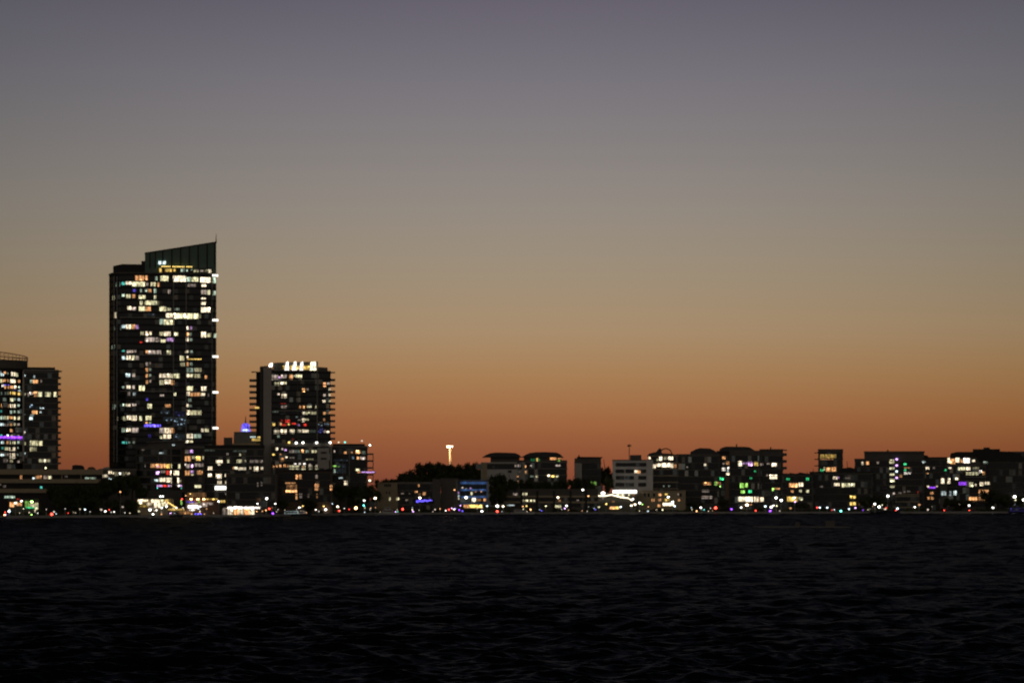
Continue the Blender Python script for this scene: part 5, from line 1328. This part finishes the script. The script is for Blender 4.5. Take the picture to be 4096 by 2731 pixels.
for k, (px, tp, w, pos) in enumerate(HT):
    Yt = 1640 - (30 if pos.startswith('lower') else 0) + (k % 3) * 6
    X = wx(px, Yt)
    j = (Yt - 1560) / 300
    g = GROUND - .5 + Hx(X) * max(0, math.sin(PI * j)) ** 0.7
    tree(px, tp - 9, w * 1.25, Yt, 'dark tree of the wooded rise, ' + pos + ' in its canopy', g, 'trees of the wooded rise')

# shrubs along the river wall: an uncountable low mass
rnd = random.Random(11)
vs, fs = [], []
for px0, px1, dens, hmax in ((-60, 560, 2600, 2.6), (1050, 1500, 2600, 2.4), (1500, 2400, 5200, 2.3), (2540, 4150, 9000, 2.5)):
    for k in range(dens):
        px = rnd.uniform(px0, px1)
        hh = hmax * (0.55 + 0.45 * math.sin(px * 0.071) * math.sin(px * 0.023 + 1))
        Y = shore(px) + 10 + rnd.uniform(0, 5)
        c = Vector((wx(px, Y), Y, GROUND + rnd.random() ** 0.8 * hh))
        u = Vector((rnd.gauss(0, 1), rnd.gauss(0, 1), rnd.gauss(0, 1))).normalized(); d = Vector((rnd.gauss(0, 1), rnd.gauss(0, 1), rnd.gauss(0, 1))).normalized()
        w = u.cross(d).normalized(); s = rnd.uniform(.25, .55)
        o = len(vs); vs += [c - u * s, c + w * s, c + u * s, c - w * s]; fs.append((o, o + 1, o + 2, o + 3))
me = bpy.data.meshes.new('shrubs'); me.from_pydata([tuple(v) for v in vs], [], fs); me.materials.append(MAT['leaf'])
so = bpy.data.objects.new('shrubs', me); COL.objects.link(so)
tag(so, 'dark continuous shrubs behind the river wall', 'shrubs', kind='stuff')

# ------------------------------------------------------------------ water
ys = [45.0]
while ys[-1] < 1640:
    Y = ys[-1]
    ys.append(Y + min(1.0, max(0.17, Y * Y / 98307 * 1.2)))
ys = np.array(ys)
ncol = 430
ang = np.linspace(-0.245, 0.245, ncol)
GX = ys[:, None] * ang[None, :]
GY = np.repeat(ys[:, None], ncol, 1)
GZ = np.zeros_like(GX); DX = np.zeros_like(GX); DY = np.zeros_like(GX)
rs = np.random.RandomState(5)
dyl = np.gradient(ys)[:, None]
for k in range(76):
    lam = 0.7 * (8.0 / 0.7) ** rs.rand() ** 1.15
    if k >= 64:
        lam = rs.uniform(9, 18)                       # a little swell under the chop
    th = -PI / 2 + 0.35 + rs.randn() * 0.62
    kx, ky = math.cos(th) * 2 * PI / lam, math.sin(th) * 2 * PI / lam
    amp = (0.0135 if k < 64 else 0.005) * lam ** 0.9 * rs.uniform(0.5, 1.3)
    ph = rs.rand() * 2 * PI
    fade = np.clip(1.6 - 3.2 * dyl / lam, 0.0, 1.0)
    patch = 0.62 + 0.55 * np.sin(GX * 0.021 + k) * np.sin(GY * 0.013 + 2.1 * k)
    A = amp * fade * patch
    s = kx * GX + ky * GY + ph
    GZ += A * np.sin(s)
    DX -= A * 0.85 * math.cos(th) * np.cos(s) * -1
    DY -= A * 0.85 * math.sin(th) * np.cos(s) * -1
V = np.stack([GX + DX, GY + DY, GZ], -1).reshape(-1, 3)
nr = len(ys)
idx = np.arange(nr * ncol).reshape(nr, ncol)
F = np.stack([idx[:-1, :-1], idx[:-1, 1:], idx[1:, 1:], idx[1:, :-1]], -1).reshape(-1, 4)
me = bpy.data.meshes.new('water')
me.vertices.add(len(V)); me.vertices.foreach_set('co', V.astype(np.float32).ravel())
me.loops.add(F.size); me.loops.foreach_set('vertex_index', F.astype(np.int32).ravel())
me.polygons.add(len(F)); me.polygons.foreach_set('loop_start', np.arange(0, F.size, 4, dtype=np.int32))
me.polygons.foreach_set('use_smooth', np.ones(len(F), dtype=bool))
me.update(calc_edges=True); me.validate()
m, nt, p = new_mat('river_water')
nt.nodes.remove(p)
dif = node(nt, 'ShaderNodeBsdfDiffuse'); dif.inputs['Color'].default_value = (0.004, 0.005, 0.007, 1)
glo = node(nt, 'ShaderNodeBsdfGlossy'); glo.inputs['Color'].default_value = (0.235, 0.245, 0.268, 1); glo.inputs['Roughness'].default_value = 0.2
fr = node(nt, 'ShaderNodeFresnel'); fr.inputs['IOR'].default_value = 1.34
ms = node(nt, 'ShaderNodeMixShader')
tc = node(nt, 'ShaderNodeTexCoord')
mp = node(nt, 'ShaderNodeMapping'); mp.inputs['Scale'].default_value = (0.8, 1.5, 1)
n1 = node(nt, 'ShaderNodeTexNoise'); n1.inputs['Scale'].default_value = 1.7; n1.inputs['Detail'].default_value = 5; n1.inputs['Roughness'].default_value = 0.6
nt.links.new(tc.outputs['Object'], mp.inputs[0]); nt.links.new(mp.outputs[0], n1.inputs['Vector'])
geo = node(nt, 'ShaderNodeNewGeometry')                        # ripples tilt the surface normal
sb = node(nt, 'ShaderNodeVectorMath', operation='SUBTRACT'); sb.inputs[1].default_value = (0.5, 0.5, 0.5)
ml = node(nt, 'ShaderNodeVectorMath', operation='MULTIPLY'); ml.inputs[1].default_value = (1.1, 1.3, 0.0)
ad = node(nt, 'ShaderNodeVectorMath', operation='ADD')
bp = node(nt, 'ShaderNodeVectorMath', operation='NORMALIZE')
nt.links.new(n1.outputs['Color'], sb.inputs[0]); nt.links.new(sb.outputs[0], ml.inputs[0]); nt.links.new(ml.outputs[0], ad.inputs[0])
nt.links.new(geo.outputs['Normal'], ad.inputs[1]); nt.links.new(ad.outputs[0], bp.inputs[0])
for n_ in (dif, glo, fr):
    nt.links.new(bp.outputs[0], n_.inputs['Normal'])
mn = node(nt, 'ShaderNodeMath', operation='MINIMUM'); mn.inputs[1].default_value = 0.25      # choppy water never mirrors fully
nt.links.new(fr.outputs[0], mn.inputs[0]); nt.links.new(mn.outputs[0], ms.inputs[0]); nt.links.new(dif.outputs[0], ms.inputs[1]); nt.links.new(glo.outputs[0], ms.inputs[2])
nt.links.new(ms.outputs[0], nt.nodes['Material Output'].inputs['Surface'])
me.materials.append(m)
wo = bpy.data.objects.new('water', me); COL.objects.link(wo)
tag(wo, None, None, kind='structure')

# ------------------------------------------------------------------ sky: dusk, sun five degrees below the horizon ahead
world = bpy.data.worlds.new('World'); sc.world = world; world.use_nodes = True
nt = world.node_tree
bg = nt.nodes['Background']
sky = node(nt, 'ShaderNodeTexSky', sky_type='NISHITA')
sky.sun_disc = False; sky.sun_elevation = math.radians(-5); sky.sun_rotation = math.radians(2)
nt.links.new(sky.outputs[0], bg.inputs['Color'])
tc = node(nt, 'ShaderNodeTexCoord')
nrm = node(nt, 'ShaderNodeVectorMath', operation='NORMALIZE')
nt.links.new(tc.outputs['Generated'], nrm.inputs[0])
sep = node(nt, 'ShaderNodeSeparateXYZ'); nt.links.new(nrm.outputs[0], sep.inputs[0])


def M(op, a, b=None, c=None):
    n = node(nt, 'ShaderNodeMath', operation=op)
    for i, v in enumerate((a, b, c)):
        if v is None:
            continue
        if isinstance(v, (int, float)):
            n.inputs[i].default_value = v
        else:
            nt.links.new(v, n.inputs[i])
    return n.outputs[0]


elev = M('DIVIDE', M('MULTIPLY', M('ARCSINE', sep.outputs['Z']), 180 / PI), 60.0)   # 0..1 = horizon..60 deg
dk = node(nt, 'ShaderNodeMapRange', interpolation_type='SMOOTHSTEP')
dk.inputs[1].default_value = 10.0 / 60; dk.inputs[2].default_value = 34.0 / 60; dk.inputs[3].default_value = 1.0; dk.inputs[4].default_value = 0.16
nt.links.new(elev, dk.inputs[0]); nt.links.new(dk.outputs[0], bg.inputs['Strength'])
ramp = node(nt, 'ShaderNodeValToRGB')
nt.links.new(elev, ramp.inputs[0])
# twilight glow added to the sky model (fills it up to the wanted tones, lens vignette included)
SKY_TARGET = [  # elevation deg, wanted sRGB
    (0.0, (123, 67, 49)), (0.5, (137, 77, 53)), (1.02, (147, 88, 57)), (1.69, (160, 105, 68)), (2.6, (167, 126, 86)), (3.51, (167, 139, 108)), (4.8, (158, 142, 121)),
    (6.14, (147, 138, 129)), (7.4, (134, 128, 127)), (8.76, (120, 116, 123)), (10.44, (102, 97, 109))]
SKY_NISH = [(0.28, (.0486, .0119, 0)), (.94, (.0999, .0344, .0008)), (2.3, (.1453, .0784, .0179)), (4.3, (.1277, .102, .0546)), (6.3, (.0963, .0942, .0732)), (8.3, (.0715, .0789, .0762)), (10.3, (.0558, .0658, .072))]


def lin(c):
    c /= 255.0
    return c / 12.92 if c <= 0.04045 else ((c + 0.055) / 1.055) ** 2.4


stops = []
for e, rgb in SKY_TARGET:
    nish = [float(np.interp(e, [s[0] for s in SKY_NISH], [s[1][k] for s in SKY_NISH])) for k in range(3)]
    stops.append((e, [max(0.0, lin(rgb[k]) - nish[k]) for k in range(3)]))
stops += [(16, (0.018, 0.014, 0.022)), (25, (0.0, 0.0, 0.0))]
cr = ramp.color_ramp
while len(cr.elements) < len(stops):
    cr.elements.new(0.5)
for el, (e, c) in zip(cr.elements, stops):
    el.position = e / 60.0
    el.color = tuple(c) + (1,)
# glow fades away from the sunset bearing, lens vignette put in too; the city behind the camera gives a faint even skyglow
az = M('ARCTAN2', sep.outputs['X'], sep.outputs['Y'])
az0 = M('SUBTRACT', az, math.radians(0.4))
fall = M('POWER', M('MAXIMUM', M('MULTIPLY_ADD', M('COSINE', az0), 0.5, 0.5), 0.0), 46.0)
above = M('GREATER_THAN', sep.outputs['Z'], -0.02)
bg2 = node(nt, 'ShaderNodeBackground')
nt.links.new(ramp.outputs[0], bg2.inputs['Color'])
nt.links.new(M('MULTIPLY', fall, above), bg2.inputs['Strength'])
back = M('MULTIPLY', M('POWER', M('MAXIMUM', M('MULTIPLY', M('COSINE', az), -1.0), 0.0), 0.6), M('MULTIPLY', above, 0.15))
bg3 = node(nt, 'ShaderNodeBackground'); bg3.inputs['Color'].default_value = (1.0, 0.86, 0.72, 1)
nt.links.new(back, bg3.inputs['Strength'])
a1 = node(nt, 'ShaderNodeAddShader'); a2 = node(nt, 'ShaderNodeAddShader')
nt.links.new(bg.outputs[0], a1.inputs[0]); nt.links.new(bg2.outputs[0], a1.inputs[1])
nt.links.new(a1.outputs[0], a2.inputs[0]); nt.links.new(bg3.outputs[0], a2.inputs[1])
nt.links.new(a2.outputs[0], nt.nodes['World Output'].inputs['Surface'])

# ------------------------------------------------------------------ camera and render
cd = bpy.data.cameras.new('camera'); cam = bpy.data.objects.new('camera', cd); COL.objects.link(cam)
cam.location = (0, 0, CAMZ); cam.rotation_euler = (math.radians(90), 0, 0)
cd.sensor_width = 36; cd.lens = 36 * FPX / 4096
cd.shift_y = (HZ - 1365.5) / 4096
cd.dof.use_dof = True; cd.dof.focus_distance = 60; cd.dof.aperture_fstop = 2.6
cd.clip_start = 1; cd.clip_end = 60000
sc.camera = cam
sc.view_settings.view_transform = 'Standard'; sc.view_settings.look = 'None'
sc.view_settings.exposure = 0; sc.view_settings.gamma = 1
sc.render.engine = 'CYCLES'
sc.cycles.max_bounces = 4; sc.cycles.sample_clamp_indirect = 1.0
sc.cycles.use_denoising = True
